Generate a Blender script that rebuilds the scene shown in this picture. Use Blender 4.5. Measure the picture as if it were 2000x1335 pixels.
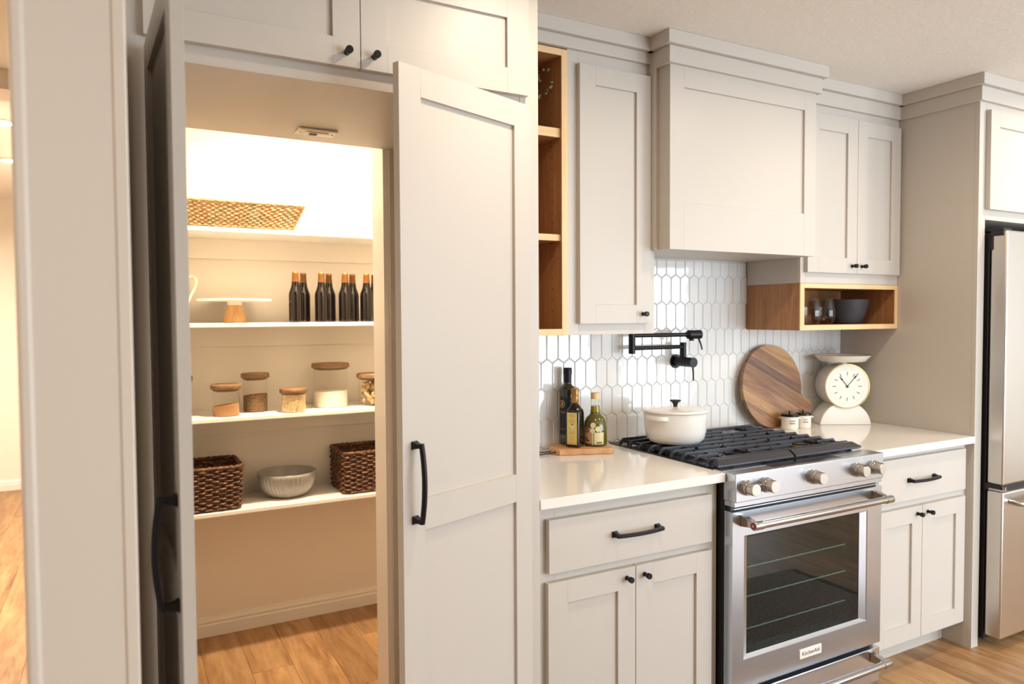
import bpy, bmesh, math, random
from mathutils import Vector, Matrix
random.seed(7)
for o in list(bpy.data.objects): bpy.data.objects.remove(o)
S = bpy.context.scene
COL = S.collection
PI = math.pi
def V(*a): return Vector(a)

# ------------------------------------------------------------------ camera
CAM = V(-1.7396, -2.3961, 1.432)
yaw, pitch, roll, FPX = .4985, .0354, -.0055, 1412.7
cd = V(math.sin(yaw)*math.cos(pitch), math.cos(yaw)*math.cos(pitch), -math.sin(pitch))
cr = V(math.cos(yaw), -math.sin(yaw), 0)
cu = cr.cross(cd)
r2 = cr*math.cos(roll) + cu*math.sin(roll)
u2 = r2.cross(cd)
cam = bpy.data.cameras.new('camera')
co = bpy.data.objects.new('camera', cam); COL.objects.link(co)
co.matrix_world = Matrix(((r2.x, u2.x, -cd.x, CAM.x), (r2.y, u2.y, -cd.y, CAM.y), (r2.z, u2.z, -cd.z, CAM.z), (0, 0, 0, 1)))
cam.sensor_width = 36; cam.lens = FPX/2000*36; cam.clip_start = .05
cam.dof.use_dof = True; cam.dof.focus_distance = 2.25; cam.dof.aperture_fstop = 3.2
S.camera = co

# ------------------------------------------------------------------ light
S.view_settings.view_transform = 'Standard'; S.view_settings.look = 'None'
S.view_settings.gamma = 1; S.view_settings.use_curve_mapping = False
S.view_settings.exposure = 0.07
W = bpy.data.worlds.new('world'); S.world = W; W.use_nodes = True
W.node_tree.nodes['Background'].inputs[0].default_value = (.75, .85, 1, 1)
W.node_tree.nodes['Background'].inputs[1].default_value = 1.0
WARM = (1.0, .84, .66); WARM2 = (1.0, .82, .60); HALLC = (1.0, .88, .72); DAY = (.72, .87, 1.0)
CAN_W, PANTRY_W, HALL_W, WIN_W = 7.0, 42, 52, 68
CEIL = 2.425
def area(name, loc, w, h, power, color, direction=(0, 0, -1), shape='RECTANGLE', spread=PI):
    l = bpy.data.lights.new(name, 'AREA'); l.shape = shape; l.size = w
    if shape in ('RECTANGLE', 'ELLIPSE'): l.size_y = h
    l.energy = power; l.color = color; l.spread = spread
    o = bpy.data.objects.new(name, l); COL.objects.link(o)
    o.location = loc; o.rotation_euler = V(*direction).to_track_quat('-Z', 'Z').to_euler()
    return o
WINDOWS = [(.6, 1.7), (2.0, 3.1), (3.5, 4.6)]          # daylight through the windows of the opposite wall
for x0, x1 in WINDOWS:
    area('window_daylight', ((x0+x1)/2, -4.55, 1.25), x1-x0-.1, 1.85, WIN_W, DAY, (0, 1, 0))
CANS = [(-.72, -1.10), (.56, -1.12), (1.84, -1.12), (-.72, -2.9), (.56, -2.9), (1.84, -2.9)]
HALLCANS = [(-2.24, 2.08), (-2.30, 3.12), (-3.1, .3), (-2.7, -2.3)]  # the last is an added unseen lamp that warms the wall end

# ------------------------------------------------------------------ helpers
def lin(c):
    if isinstance(c, str):
        c = [int(c[i:i+2], 16)/255 for i in (0, 2, 4)]
    return tuple(x/12.92 if x <= .04045 else ((x+.055)/1.055)**2.4 for x in c)
class N:                                                     # small node helper
    def __init__(s, name):
        s.m = bpy.data.materials.new(name); s.m.use_nodes = True
        s.t = s.m.node_tree; s.b = s.t.nodes['Principled BSDF']; s.out = s.t.nodes['Material Output']
    def n(s, t, **k):
        x = s.t.nodes.new(t)
        for a, v in k.items(): setattr(x, a, v)
        return x
    def l(s, a, b): s.t.links.new(a, b)
    def coord(s, scale=(1, 1, 1), which='Object', rot=(0, 0, 0)):
        c = s.n('ShaderNodeTexCoord'); mp = s.n('ShaderNodeMapping')
        mp.inputs['Scale'].default_value = scale; mp.inputs['Rotation'].default_value = rot
        s.l(c.outputs[which], mp.inputs['Vector']); return mp.outputs['Vector']
    def noise(s, vec, scale, detail=4, rough=.5, dist=0):
        x = s.n('ShaderNodeTexNoise'); x.inputs['Scale'].default_value = scale
        x.inputs['Detail'].default_value = detail; x.inputs['Roughness'].default_value = rough
        x.inputs['Distortion'].default_value = dist; s.l(vec, x.inputs['Vector']); return x.outputs['Fac']
    def ramp(s, fac, stops):
        r = s.n('ShaderNodeValToRGB'); e = r.color_ramp.elements
        while len(e) < len(stops): e.new(.5)
        for i, (p, c) in enumerate(stops): e[i].position = p; e[i].color = (*lin(c), 1)
        s.l(fac, r.inputs['Fac']); return r.outputs['Color']
    def bump(s, h, strength=.2, dist=.002):
        b = s.n('ShaderNodeBump'); b.inputs['Strength'].default_value = strength; b.inputs['Distance'].default_value = dist
        s.l(h, b.inputs['Height']); s.l(b.outputs['Normal'], s.b.inputs['Normal']); return b
    def set(s, color=None, rough=.5, metal=0, **k):
        if color is not None: s.b.inputs['Base Color'].default_value = (*lin(color), 1)
        s.b.inputs['Roughness'].default_value = rough; s.b.inputs['Metallic'].default_value = metal
        for a, v in k.items(): s.b.inputs[a.replace('_', ' ')].default_value = v
        return s
M = {}
def plain(name, color, rough=.5, metal=0, bump=0, bscale=200, var=.0, **k):
    x = N(name).set(color, rough, metal, **k)
    vec = x.coord()
    if var:
        f = x.noise(vec, 3.0, 3); c = lin(color)
        mx = x.n('ShaderNodeMixRGB'); mx.inputs[1].default_value = tuple(v*(1-var) for v in c)+(1,); mx.inputs[2].default_value = tuple(min(1, v*(1+var)) for v in c)+(1,)
        x.l(f, mx.inputs[0]); x.l(mx.outputs[0], x.b.inputs['Base Color'])
    if bump: x.bump(x.noise(vec, bscale, 2), bump, .001)
    M[name] = x.m; return x
def wood(name, cols, scale, rough=.45, rnd=0, bump=.08, rot=(0, 0, 0), knots=0):
    x = N(name).set(None, rough)
    vec = x.coord(scale, rot=rot)
    if rnd:                                                  # shift the grain from plank to plank
        oi = x.n('ShaderNodeObjectInfo'); ml = x.n('ShaderNodeVectorMath', operation='ADD')
        sc = x.n('ShaderNodeVectorMath', operation='SCALE'); sc.inputs['Scale'].default_value = 40
        cb = x.n('ShaderNodeCombineXYZ'); x.l(oi.outputs['Random'], cb.inputs[0]); x.l(oi.outputs['Random'], cb.inputs[1])
        x.l(cb.outputs[0], sc.inputs[0]); x.l(sc.outputs[0], ml.inputs[0]); x.l(vec, ml.inputs[1]); vec = ml.outputs[0]
    f1 = x.noise(vec, 1, 6, .6, 1.2); f2 = x.noise(vec, 6, 3, .6, .3)
    ad = x.n('ShaderNodeMath', operation='MULTIPLY_ADD'); ad.inputs[1].default_value = .35
    x.l(f2, ad.inputs[0]); x.l(f1, ad.inputs[2])
    sb = x.n('ShaderNodeMath', operation='SUBTRACT'); sb.inputs[1].default_value = .17; x.l(ad.outputs[0], sb.inputs[0])
    col = x.ramp(sb.outputs[0], [(.25, cols[0]), (.5, cols[1]), (.75, cols[2])])
    if rnd:
        hs = x.n('ShaderNodeHueSaturation'); mr = x.n('ShaderNodeMapRange'); mr.inputs['To Min'].default_value = 1-rnd; mr.inputs['To Max'].default_value = 1+rnd*.6
        x.l(oi.outputs['Random'], mr.inputs['Value']); x.l(mr.outputs[0], hs.inputs['Value']); x.l(col, hs.inputs['Color']); col = hs.outputs['Color']
    x.l(col, x.b.inputs['Base Color'])
    if bump: x.bump(f2, bump, .001)
    M[name] = x.m; return x
def thin_glass(name, tint=(1, 1, 1), ior=1.45, rough=.0, gain=1.0):
    x = N(name); t = x.n('ShaderNodeBsdfTransparent'); t.inputs[0].default_value = (*tint, 1)
    g = x.n('ShaderNodeBsdfGlossy'); g.inputs['Roughness'].default_value = rough
    fr = x.n('ShaderNodeFresnel'); fr.inputs[0].default_value = ior
    mu = x.n('ShaderNodeMath', operation='MULTIPLY'); mu.inputs[1].default_value = gain; mu.use_clamp = True
    ge = x.n('ShaderNodeNewGeometry'); iv = x.n('ShaderNodeMath', operation='SUBTRACT'); iv.inputs[0].default_value = 1; x.l(ge.outputs['Backfacing'], iv.inputs[1])
    m2 = x.n('ShaderNodeMath', operation='MULTIPLY'); x.l(fr.outputs[0], m2.inputs[0]); x.l(iv.outputs[0], m2.inputs[1])
    mx = x.n('ShaderNodeMixShader'); x.l(m2.outputs[0], mu.inputs[0]); x.l(mu.outputs[0], mx.inputs[0]); x.l(t.outputs[0], mx.inputs[1]); x.l(g.outputs[0], mx.inputs[2])
    x.t.nodes.remove(x.b); x.l(mx.outputs[0], x.out.inputs['Surface']); M[name] = x.m
def emit(name, color, strength):
    x = N(name).set('000000', .5); x.b.inputs['Emission Color'].default_value = (*color, 1); x.b.inputs['Emission Strength'].default_value = strength; M[name] = x.m

plain('cabinet', 'c4bbb0', .42, bump=.03, bscale=300, var=.012)
plain('wall_paint', 'ece6dc', .75, bump=.08, bscale=160, var=.01)
plain('pantry_paint', 'ece5d9', .7, bump=.06, bscale=160, var=.01)
plain('dim_room_paint', '6b5a4c', .8, var=.02)  # dark colour of the added room, so that less light bounces back
plain('trim_white', 'eee8df', .4, var=.01)
plain('post_paint', 'dcd2c5', .5, bump=.04, bscale=160, var=.01)
plain('shelf_white', 'f3efe8', .3)
x = plain('ceiling_paint', 'e9e3da', .85, var=.01)
x.bump(x.noise(x.coord(), 48, 5, .6, .6), .35, .006)
plain('quartz', 'ebe5dd', .10, var=.012)
x = N('tile_glaze').set('e6e3df', .06, Coat_Weight=.3, Coat_Roughness=.03); x.bump(x.noise(x.coord(), 22, 2), .10, .004); M['tile_glaze'] = x.m
plain('grout', 'f0ece7', .9, bump=.2, bscale=600)
plain('black_metal', '1f1d1f', .38, .6)
plain('iron', '3a3a40', .36, .3, bump=.25, bscale=900)
plain('black_enamel', '121215', .16)
plain('black_plastic', '151416', .5)
plain('black_side', '17151a', .55)
plain('dark_void', '0c0b0d', .8)
def steel(name, color, rough, stretch):
    x = N(name).set(color, rough, 1.0)
    f = x.noise(x.coord(stretch), 1, 3); mr = x.n('ShaderNodeMapRange'); mr.inputs['To Min'].default_value = rough*.93; mr.inputs['To Max'].default_value = rough*1.08
    x.l(f, mr.inputs['Value']); x.l(mr.outputs[0], x.b.inputs['Roughness']); M[name] = x.m
steel('steel', 'cdd3dc', .24, (1.5, 60, 160)); steel('steel_v', 'cfc8c0', .30, (60, 60, 2)); steel('chrome', 'b3aeab', .16, (60, 60, 60))
plain('rack_steel', 'c4d4cc', .35)
plain('red_enamel', '8f1f2c', .25)
wood('floor_oak', ('74502f', 'a57c52', 'bf996c'), (11, 1.4, 11), .42, rnd=.16, bump=.05)
wood('oak', ('906038', 'a97448', 'bb8757'), (40, 40, 2.6), .5, bump=.06)
wood('oak_edge', ('dcb27c', 'e6c08c', 'ecca9a'), (30, 30, 3), .5, bump=.04)
wood('oak_edge_h', ('dcb27c', 'e6c08c', 'ecca9a'), (3, 30, 30), .5, bump=.04)
wood('acacia_mid', ('6d4830', '8d6443', 'a97d56'), (2.4, 30, 30), .5, rnd=.1, bump=.06)
wood('acacia_dark', ('4f3626', '6b4b36', '84604a'), (2.4, 30, 30), .5, rnd=.1, bump=.06)
wood('acacia_light', ('8a6542', 'b08556', 'c49a68'), (2.4, 30, 30), .5, rnd=.1, bump=.06)
wood('beech', ('b98250', 'd09a66', 'deb07c'), (3, 26, 26), .5, bump=.05)
wood('lid_wood', ('66482e', '876544', 'a17e58'), (5, 40, 40), .45, bump=.05)
wood('foot_wood', ('b98a55', 'cda06a', 'd8b07e'), (20, 20, 5), .5, bump=.05)
thin_glass('clear_glass', (.985, .98, .965), 1.30); thin_glass('drink_glass', (.97, .96, .94), 1.5, 0, 1.4); thin_glass('oven_glass', (.62, .70, .67), 1.55, .01, 1.3); thin_glass('window_glass', (.95, .97, .98))
plain('enamel_white', 'efe8de', .16); plain('clock_white', 'efe7da', .35); plain('cream', 'ece3d4', .35)
plain('ceramic_grey', 'a3a09a', .22, var=.06); plain('charcoal_ceramic', '3a373b', .6); plain('ceramic_white', 'efe8dc', .25)
x = plain('seagrass', 'b98b53', .8); x.l(x.ramp(x.noise(x.coord((1, 1, 2.5)), 120, 4, .7), [(.32, '7f6240'), (.5, 'b7966a'), (.66, 'dcc49c')]), x.b.inputs['Base Color'])
x = plain('wicker', '4a2c1c', .6); x.l(x.ramp(x.noise(x.coord((1, 1, 2)), 70, 4, .7), [(.35, '2a170e'), (.52, '57341f'), (.68, 'a8764a')]), x.b.inputs['Base Color'])
plain('beer_glass', '120b09', .06); plain('beer_neck', '7a4a1c', .1); plain('gold_cap', 'a5773a', .35, .5); plain('cork_cap', 'd9bd8a', .5)
plain('dark_oil', '17110e', .06, Coat_Weight=.6); plain('olive_oil', '5d561c', .05, Coat_Weight=.5); plain('olive_light', '8d7f24', .08); plain('dark_green', '2e2a14', .06, Coat_Weight=.5)
plain('label_yellow', 'd8c06a', .6); plain('label_black', '15151a', .5); plain('label_tan', 'bf9468', .6); plain('label_cream', 'd9cb9c', .6); plain('ink', '2a241d', .7); plain('gold_ink', 'b69255', .4, .3); plain('leaf_ink', '2f5540', .6)
plain('powder_orange', 'a87d52', .9, bump=.3, bscale=300); x = plain('seeds', '7a5c3c', .9); x.l(x.ramp(x.noise(x.coord(), 260, 3, .7), [(.4, '4f3822'), (.6, '9a7a52')]), x.b.inputs['Base Color'])
x = plain('oats', 'd3b98c', .9); x.l(x.ramp(x.noise(x.coord(), 170, 3, .7), [(.35, 'a58655'), (.55, 'd8c096'), (.7, 'eddcb8')]), x.b.inputs['Base Color']); x.bump(x.noise(x.coord(), 170, 3), .8, .003)
plain('flour', 'ebe2d2', .95, bump=.2, bscale=200); plain('pasta', 'd2b27c', .7, var=.2)
plain('twig', '5b4630', .8); plain('leaf', '8b9a78', .7, var=.2); plain('vase_dark', '2a2522', .5)
plain('brass', 'c9a25a', .3, 1.0); plain('leather', '1a1716', .6)
x = plain('rug_wool', '4a4442', .95); f = x.noise(x.coord((1, 1, 1)), 90, 3, .6); x.l(x.ramp(f, [(.35, '6a5a50'), (.6, 'a8978a')]), x.b.inputs['Base Color']); x.bump(f, .9, .01)
plain('fringe', '8b827c', .95); plain('grey_ink', '8a8178', .7); plain('shadow_gap', '3a3330', .9)
emit('lamp_lens', (1, .88, .70), 9); plain('can_trim', 'f2ede6', .5); plain('plastic_white', 'e6ddcf', .4)

class MB:
    def __init__(s): s.v = []; s.f = []; s.T = None
    def av(s, p):
        p = Vector(p); s.v.append(s.T @ p if s.T is not None else p); return len(s.v)-1
    def box(s, x0, x1, y0, y1, z0, z1):
        i = [s.av(p) for p in ((x0,y0,z0),(x1,y0,z0),(x1,y1,z0),(x0,y1,z0),(x0,y0,z1),(x1,y0,z1),(x1,y1,z1),(x0,y1,z1))]
        for q in ((0,3,2,1),(4,5,6,7),(0,1,5,4),(1,2,6,5),(2,3,7,6),(3,0,4,7)): s.f.append([i[k] for k in q])
        return s
    def rings(s, R, cap=True, close=True, loop=False):
        idx = [[s.av(p) for p in r] for r in R]; n = len(R[0])
        pairs = list(zip(idx, idx[1:])) + ([(idx[-1], idx[0])] if loop else [])
        for a, b in pairs:
            for k in range(n if close else n-1):
                k2 = (k+1) % n; s.f.append([a[k], a[k2], b[k2], b[k]])
        if cap and not loop: s.f.append(idx[0][::-1]); s.f.append(idx[-1][:])
        return s
    def lathe(s, prof, n=32, c=(0, 0, 0), cap=True, a0=0, a1=2*PI):
        full = abs(a1-a0-2*PI) < 1e-6; k = n if full else n+1
        R = [[(c[0]+r*math.cos(a0+(a1-a0)*i/n), c[1]+r*math.sin(a0+(a1-a0)*i/n), c[2]+z) for i in range(k)] for r, z in prof]
        return s.rings(R, cap and full, full)
    def tube(s, pts, r, n=8, cap=True, loop=False):
        pts = [Vector(p) for p in pts]; R = []; m = len(pts); up = None
        for i, p in enumerate(pts):
            a = pts[(i-1) % m] if (i > 0 or loop) else p; b = pts[(i+1) % m] if (i < m-1 or loop) else p
            t = (b-a).normalized()
            if up is None: up = V(0, 0, 1) if abs(t.z) < .9 else V(1, 0, 0)
            x = t.cross(up).normalized(); y = x.cross(t).normalized()
            if not loop: up = y
            rr = r[i] if isinstance(r, (list, tuple)) else r
            R.append([p+x*rr*math.cos(2*PI*k/n)+y*rr*math.sin(2*PI*k/n) for k in range(n)])
        return s.rings(R, cap, True, loop)
    def prism(s, poly, z0, z1):                               # poly in xy
        return s.rings([[(x, y, z0) for x, y in poly], [(x, y, z1) for x, y in poly]])
    def build(s, name, mat, parent=None, smooth=40, bevel=0, seg=2):
        o0 = ORG.get(parent, V(0, 0, 0)) if parent is not None else V(0, 0, 0)
        me = bpy.data.meshes.new(name); me.from_pydata([tuple(v-o0) for v in s.v], [], s.f); me.update()
        b = bmesh.new(); b.from_mesh(me); bmesh.ops.recalc_face_normals(b, faces=b.faces); b.to_mesh(me); b.free()
        me.materials.append(M[mat])
        if smooth:
            me.polygons.foreach_set('use_smooth', [True]*len(me.polygons)); me.set_sharp_from_angle(angle=math.radians(smooth))
        o = bpy.data.objects.new(name, me); COL.objects.link(o)
        if parent is not None: o.parent = parent; ORG[o] = o0
        if bevel:
            bv = o.modifiers.new('bevel', 'BEVEL'); bv.width = bevel; bv.segments = seg; bv.limit_method = 'ANGLE'; bv.angle_limit = math.radians(35)
        return o
ORG = {}
def frame(o, ex, ey, ez):
    ex, ey, ez, o = Vector(ex), Vector(ey), Vector(ez), Vector(o)
    return Matrix(((ex.x, ey.x, ez.x, o.x), (ex.y, ey.y, ez.y, o.y), (ex.z, ey.z, ez.z, o.z), (0, 0, 0, 1)))
def thing(name, label, cat, loc=(0, 0, 0), group=None):
    o = bpy.data.objects.new(name, None); COL.objects.link(o); o.location = loc; o.empty_display_size = .05
    o['label'] = label; o['category'] = cat
    if group: o['group'] = group
    ORG[o] = Vector(loc); return o
def tag(o, label, cat, group=None):
    o['label'] = label; o['category'] = cat
    if group: o['group'] = group
    return o
def struct(o): o['kind'] = 'structure'; return o
def bx(name, mat, parent, *b, bevel=0, **k): return MB().box(*b).build(name, mat, parent, bevel=bevel, **k)
def copy_tree(o, loc, label=None, group=None):
    c = o.copy(); COL.objects.link(c); c.location = loc; ORG[c] = Vector(loc)
    if label: c['label'] = label
    if group: c['group'] = group
    for ch in list(o.children):
        d = ch.copy(); COL.objects.link(d); d.parent = c
        for g in list(ch.children):
            e = g.copy(); COL.objects.link(e); e.parent = d
    return c
def text(name, s, size, mat, parent, T, extrude=.0003):
    cu_ = bpy.data.curves.new(name, 'FONT'); cu_.body = s; cu_.size = size; cu_.align_x = 'CENTER'; cu_.align_y = 'CENTER'; cu_.extrude = extrude; cu_.resolution_u = 3
    tmp = bpy.data.objects.new('tmp', cu_); COL.objects.link(tmp)
    bpy.context.view_layer.update()
    me = bpy.data.meshes.new_from_object(tmp.evaluated_get(bpy.context.evaluated_depsgraph_get()))
    bpy.data.objects.remove(tmp); bpy.data.curves.remove(cu_)
    o0 = ORG.get(parent, V(0, 0, 0))
    for v in me.vertices: v.co = (T @ v.co) - o0
    me.materials.clear(); me.materials.append(M[mat]); me.name = name
    o = bpy.data.objects.new(name, me); COL.objects.link(o); o.parent = parent; ORG[o] = o0
    return o

# ------------------------------------------------------------------ the setting
FX0, FX1, FY0, FY1 = -4.2, 5.2, -4.7, 4.95
floor = struct(MB().box(FX0, FX1, FY0, FY1, -.06, -.0125).build('floor', 'shadow_gap', smooth=0))
PW = .163; meshes = {}
for L in (1.7, 2.2, 2.7):
    m = MB().box(-PW/2+.0006, PW/2-.0006, 0, L-.0012, -.012, 0)
    o = m.build('plank', 'floor_oak', floor, smooth=0); meshes[L] = o.data; bpy.data.objects.remove(o)
k0 = int((FX0+.97)/PW)-1
for k in range(k0, 60):
    xc = -.97+PW*(k+.5)
    if xc-PW/2 < FX0-.02 or xc+PW/2 > FX1+.05: continue
    y = FY0-random.random()*1.2
    while y < FY1:
        L = random.choice((1.7, 2.2, 2.7))
        o = bpy.data.objects.new('plank', meshes[L]); COL.objects.link(o); o.parent = floor; o.location = (xc, y, 0)
        y += L
struct(MB().box(FX0-.2, FX1+.2, FY0-.2, FY1+.2, CEIL, CEIL+.1).build('ceiling', 'ceiling_paint', smooth=0))
wb = MB(); wb.box(-.70, 1.45, 0, .09, 0, CEIL); wb.box(-.937, -.70, -.06, .05, 0, CEIL); wb.box(-1.724, -.937, -.06, .05, 2.08, CEIL)
wall_back = struct(wb.build('wall_back', 'grout', smooth=0))
struct(bx('wall_back_right', 'wall_paint', None, 1.45, FX1, 0, .09, 0, CEIL))
struct(bx('wall_left', 'post_paint', None, -1.846, -1.724, -1.30, FY1, 0, CEIL, bevel=.004))
struct(bx('wall_pantry_back', 'pantry_paint', None, -1.724, .3, 1.085, 1.2, 0, CEIL))
struct(bx('wall_pantry_right', 'pantry_paint', None, .2, .3, .09, 1.085, 0, CEIL))
struct(bx('wall_pantry_front', 'pantry_paint', None, -.93, .2, .091, .10, 0, CEIL))
struct(bx('wall_hall_end', 'wall_paint', None, FX0, -1.9, 4.90, 5.0, 0, CEIL))
struct(bx('wall_hall_side', 'wall_paint', None, FX0-.1, FX0, FY0, FY1, 0, CEIL))
struct(bx('wall_right', 'wall_paint', None, FX1, FX1+.1, FY0, .1, 0, CEIL))
wf = MB(); wf.box(FX0, -3.3, FY0, FY0+.1, 0, CEIL); wf.box(-3.3, -1.0, FY0, FY0+.1, 2.15, CEIL); xs = [-1.0] + [v for w in WINDOWS for v in w] + [FX1]
for i in range(0, len(xs), 2): wf.box(xs[i], xs[i+1], FY0, FY0+.1, 0, CEIL)
for x0, x1 in WINDOWS: wf.box(x0, x1, FY0, FY0+.1, 0, .25); wf.box(x0, x1, FY0, FY0+.1, 2.25, CEIL)
struct(wf.build('wall_front', 'wall_paint', smooth=0))
dn = MB(); dn.box(-3.6, -3.5, -7.2, FY0, -.06, CEIL); dn.box(-.8, -.7, -7.2, FY0, -.06, CEIL); dn.box(-3.6, -.7, -7.3, -7.2, -.06, CEIL); dn.box(-3.6, -.7, -7.3, FY0, -.06, -.001); dn.box(-3.6, -.7, -7.3, FY0-.2, CEIL, CEIL+.1)  # unseen dark room, added to weaken the bounce beside the left door
struct(dn.build('added_dim_room', 'dim_room_paint', smooth=0))
for i, (x0, x1) in enumerate(WINDOWS):
    m = MB(); xm = (x0+x1)/2
    for a, b, c, d in ((x0, x0+.05, .25, 2.25), (x1-.05, x1, .25, 2.25), (x0, x1, .25, .30), (x0, x1, 2.2, 2.25), (x0, x1, 1.53, 1.57), (x0, x1, .88, .92), (xm-.02, xm+.02, .25, 2.25)):
        m.box(a, b, FY0+.02, FY0+.07, c, d)
    w = struct(m.build('window_%d' % (i+1), 'trim_white'))
    bx('pane', 'window_glass', w, x0+.05, x1-.05, FY0+.043, FY0+.047, .30, 2.2)
    bx('sill', 'trim_white', w, x0-.05, x1+.05, FY0+.02, FY0+.14, .22, .25)
# baseboards with a stepped profile
def baseboard(name, T, L):
    m = MB(); m.T = T
    prof = [(0, 0), (.014, 0), (.014, .052), (.009, .058), (.012, .064), (.012, .070), (.007, .078), (.005, .086), (0, .088)]
    m.rings([[(0, a, b) for a, b in prof], [(L, a, b) for a, b in prof]]); return struct(m.build(name, 'trim_white', smooth=20))
baseboard('baseboard_pantry', frame((-1.724, 1.085, 0), (1, 0, 0), (0, -1, 0), (0, 0, 1)), 1.918)
baseboard('baseboard_hall', frame((FX0, 4.90, 0), (1, 0, 0), (0, -1, 0), (0, 0, 1)), 2.3)
baseboard('baseboard_front', frame((-.9, FY0+.1, 0), (1, 0, 0), (0, 1, 0), (0, 0, 1)), FX1+.9)
# corner trims on the wall end beside the pantry
struct(bx('trim_1', 'post_paint', None, -1.852, -1.834, -1.303, -1.28, 0, CEIL, bevel=.006, seg=3))
struct(bx('trim_2', 'post_paint', None, -1.7395, -1.7225, -1.302, -1.25, 0, CEIL, bevel=.0025))
struct(bx('trim_3', 'post_paint', None, FX0, -1.9, 1.12, 1.32, 2.345, CEIL, bevel=.003))
# door liner of the pantry opening
jm = MB().box(-.955, -.9365, -.062, .055, 0, 2.08)
struct(jm.build('trim_4', 'trim_white'))
# hex tiles of the splash wall
TW, TP, SL = .0518, .114, .0150; G = .0009
def clip(poly, x0, x1, z0, z1):
    for ax, lim, sg in ((0, x0, 1), (0, x1, -1), (1, z0, 1), (1, z1, -1)):
        out = []
        for i in range(len(poly)):
            a, b = poly[i], poly[(i+1) % len(poly)]; da, db = (a[ax]-lim)*sg, (b[ax]-lim)*sg
            if da >= 0: out.append(a)
            if da*db < 0: t = da/(da-db); out.append((a[0]+(b[0]-a[0])*t, a[1]+(b[1]-a[1])*t))
        poly = out
        if len(poly) < 3: return []
    return poly
def inset(poly, c, d):
    out = []
    for x_, z_ in poly:
        dx, dz = x_-c[0], z_-c[1]; out.append((c[0]+dx*max(0, 1-d/(abs(dx)+1e-6)) if abs(dx) > d else x_, c[1]+dz*max(0, 1-d/(abs(dz)+1e-6)) if abs(dz) > d else z_))
    return out
full_tile = None
tiprow = 1.607
for r in range(-2, 8):
    ztop = tiprow - r*TP + TP*0
    for k in range(-25, 30):
        cx_ = .311 + TW*(k + (.5 if r % 2 else 0)); cz_ = ztop - (TP+SL)/2
        hw, hh = TW/2-G, (TP+SL)/2-G*1.1
        hexa = [(cx_, cz_-hh), (cx_+hw, cz_-hh+SL), (cx_+hw, cz_+hh-SL), (cx_, cz_+hh), (cx_-hw, cz_+hh-SL), (cx_-hw, cz_-hh+SL)]
        zmax = 1.668 if -.005 < cx_ < .785 else 1.371
        p = clip(hexa, -.703, 1.4365, .9145, zmax)
        if len(p) < 3: continue
        c = (sum(a for a, b in p)/len(p), sum(b for a, b in p)/len(p))
        if max(a for a, b in p)-min(a for a, b in p) < .006 or max(b for a, b in p)-min(b for a, b in p) < .006: continue
        isfull = len(p) == 6 and abs(p[0][1]-hexa[0][1]) < 1e-6 and p == hexa
        if isfull and full_tile: me = full_tile
        else:
            q = [(a-c[0], b-c[1]) for a, b in p]; t = inset(q, (0, 0), .003); m = MB()
            m.rings([[(a, .0005, b) for a, b in q], [(a, -.0022, b) for a, b in q], [(a, -.0042, b) for a, b in t]])
            o = m.build('tile', 'tile_glaze', wall_back, smooth=20); me = o.data; bpy.data.objects.remove(o)
            if isfull: full_tile = me
        o = bpy.data.objects.new('tile', me); COL.objects.link(o); o.parent = wall_back
        o.location = (c[0], 0, c[1]); o.rotation_euler = (random.gauss(0, .0028), 0, random.gauss(0, .0032))

# ------------------------------------------------------------------ cabinet joinery
def shaker(parent, T, w, z0, z1, t=.02, st=.066, mids=(), name='door', toprail=None, botrail=None):
    """door in local frame: a along width 0..w, b outward depth 0 (front) .. -t, z up"""
    tr = toprail or st; br = botrail or st
    m = MB(); m.T = T
    m.box(0, st, -t, 0, z0, z1); m.box(w-st, w, -t, 0, z0, z1)
    zz = [(z0, z0+br)] + list(mids) + [(z1-tr, z1)]
    for a, b in zz: m.box(st, w-st, -t, 0, a, b)
    d = m.build(name, 'cabinet', parent, bevel=.0004, seg=1)
    for (a, b), (c, e) in zip(zz, zz[1:]):
        p = MB(); p.T = T; p.box(st-.004, w-st+.004, -t+.003, -.009, b-.004, c+.004); p.build('door_panel', 'cabinet', d)
    return d
def slab(parent, T, w, z0, z1, t=.02, name='drawer_front'):
    m = MB(); m.T = T; m.box(0, w, -t, 0, z0, z1); return m.build(name, 'cabinet', parent, bevel=.0012)
def knob(parent, T, a, z):
    m = MB(); m.T = T @ frame((a, 0, z), (1, 0, 0), (0, 0, 1), (0, 1, 0))
    m.lathe([(.0068, -.0005), (.0075, .001), (.0062, .006), (.0062, .012), (.0088, .0165), (.0092, .026), (.0085, .0275)], 24)
    return m.build('knob', 'black_metal', parent)
def pull(parent, T, a, z, L, vertical=False, so=.026):
    X, Y = ((0, 0, 1), (1, 0, 0)) if vertical else ((1, 0, 0), (0, 0, 1))
    m = MB(); m.T = T @ frame((a, 0, z), X, Y, (0, 1, 0))
    for s in (-1, 1):
        c = s*(L/2-.009)
        def sq(h, q, ox=0): return [(c+ox-h, -q, 0), (c+ox+h, -q, 0), (c+ox+h, q, 0), (c+ox-h, q, 0)]
        R = []
        for h, q, zz in ((.0095, .0092, -.0005), (.0095, .0092, .002), (.0065, .0075, .008), (.0052, .0062, .016), (.005, .006, so)):
            R.append([(x_, y_, zz) for x_, y_, _ in sq(h, q)])
        m.rings(R)
    R = []; nseg = 14
    for i in range(nseg+1):
        u = -1+2*i/nseg; xx = u*(L/2-.003); zz = so+.010*(1-u*u)
        R.append([(xx, -.0058, zz-.0045), (xx, .0058, zz-.0045), (xx, .0058, zz+.002), (xx, .003, zz+.0045), (xx, -.003, zz+.0045), (xx, -.0058, zz+.002)])
    m.rings(R); return m.build('handle', 'black_metal', parent, smooth=35)
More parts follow.
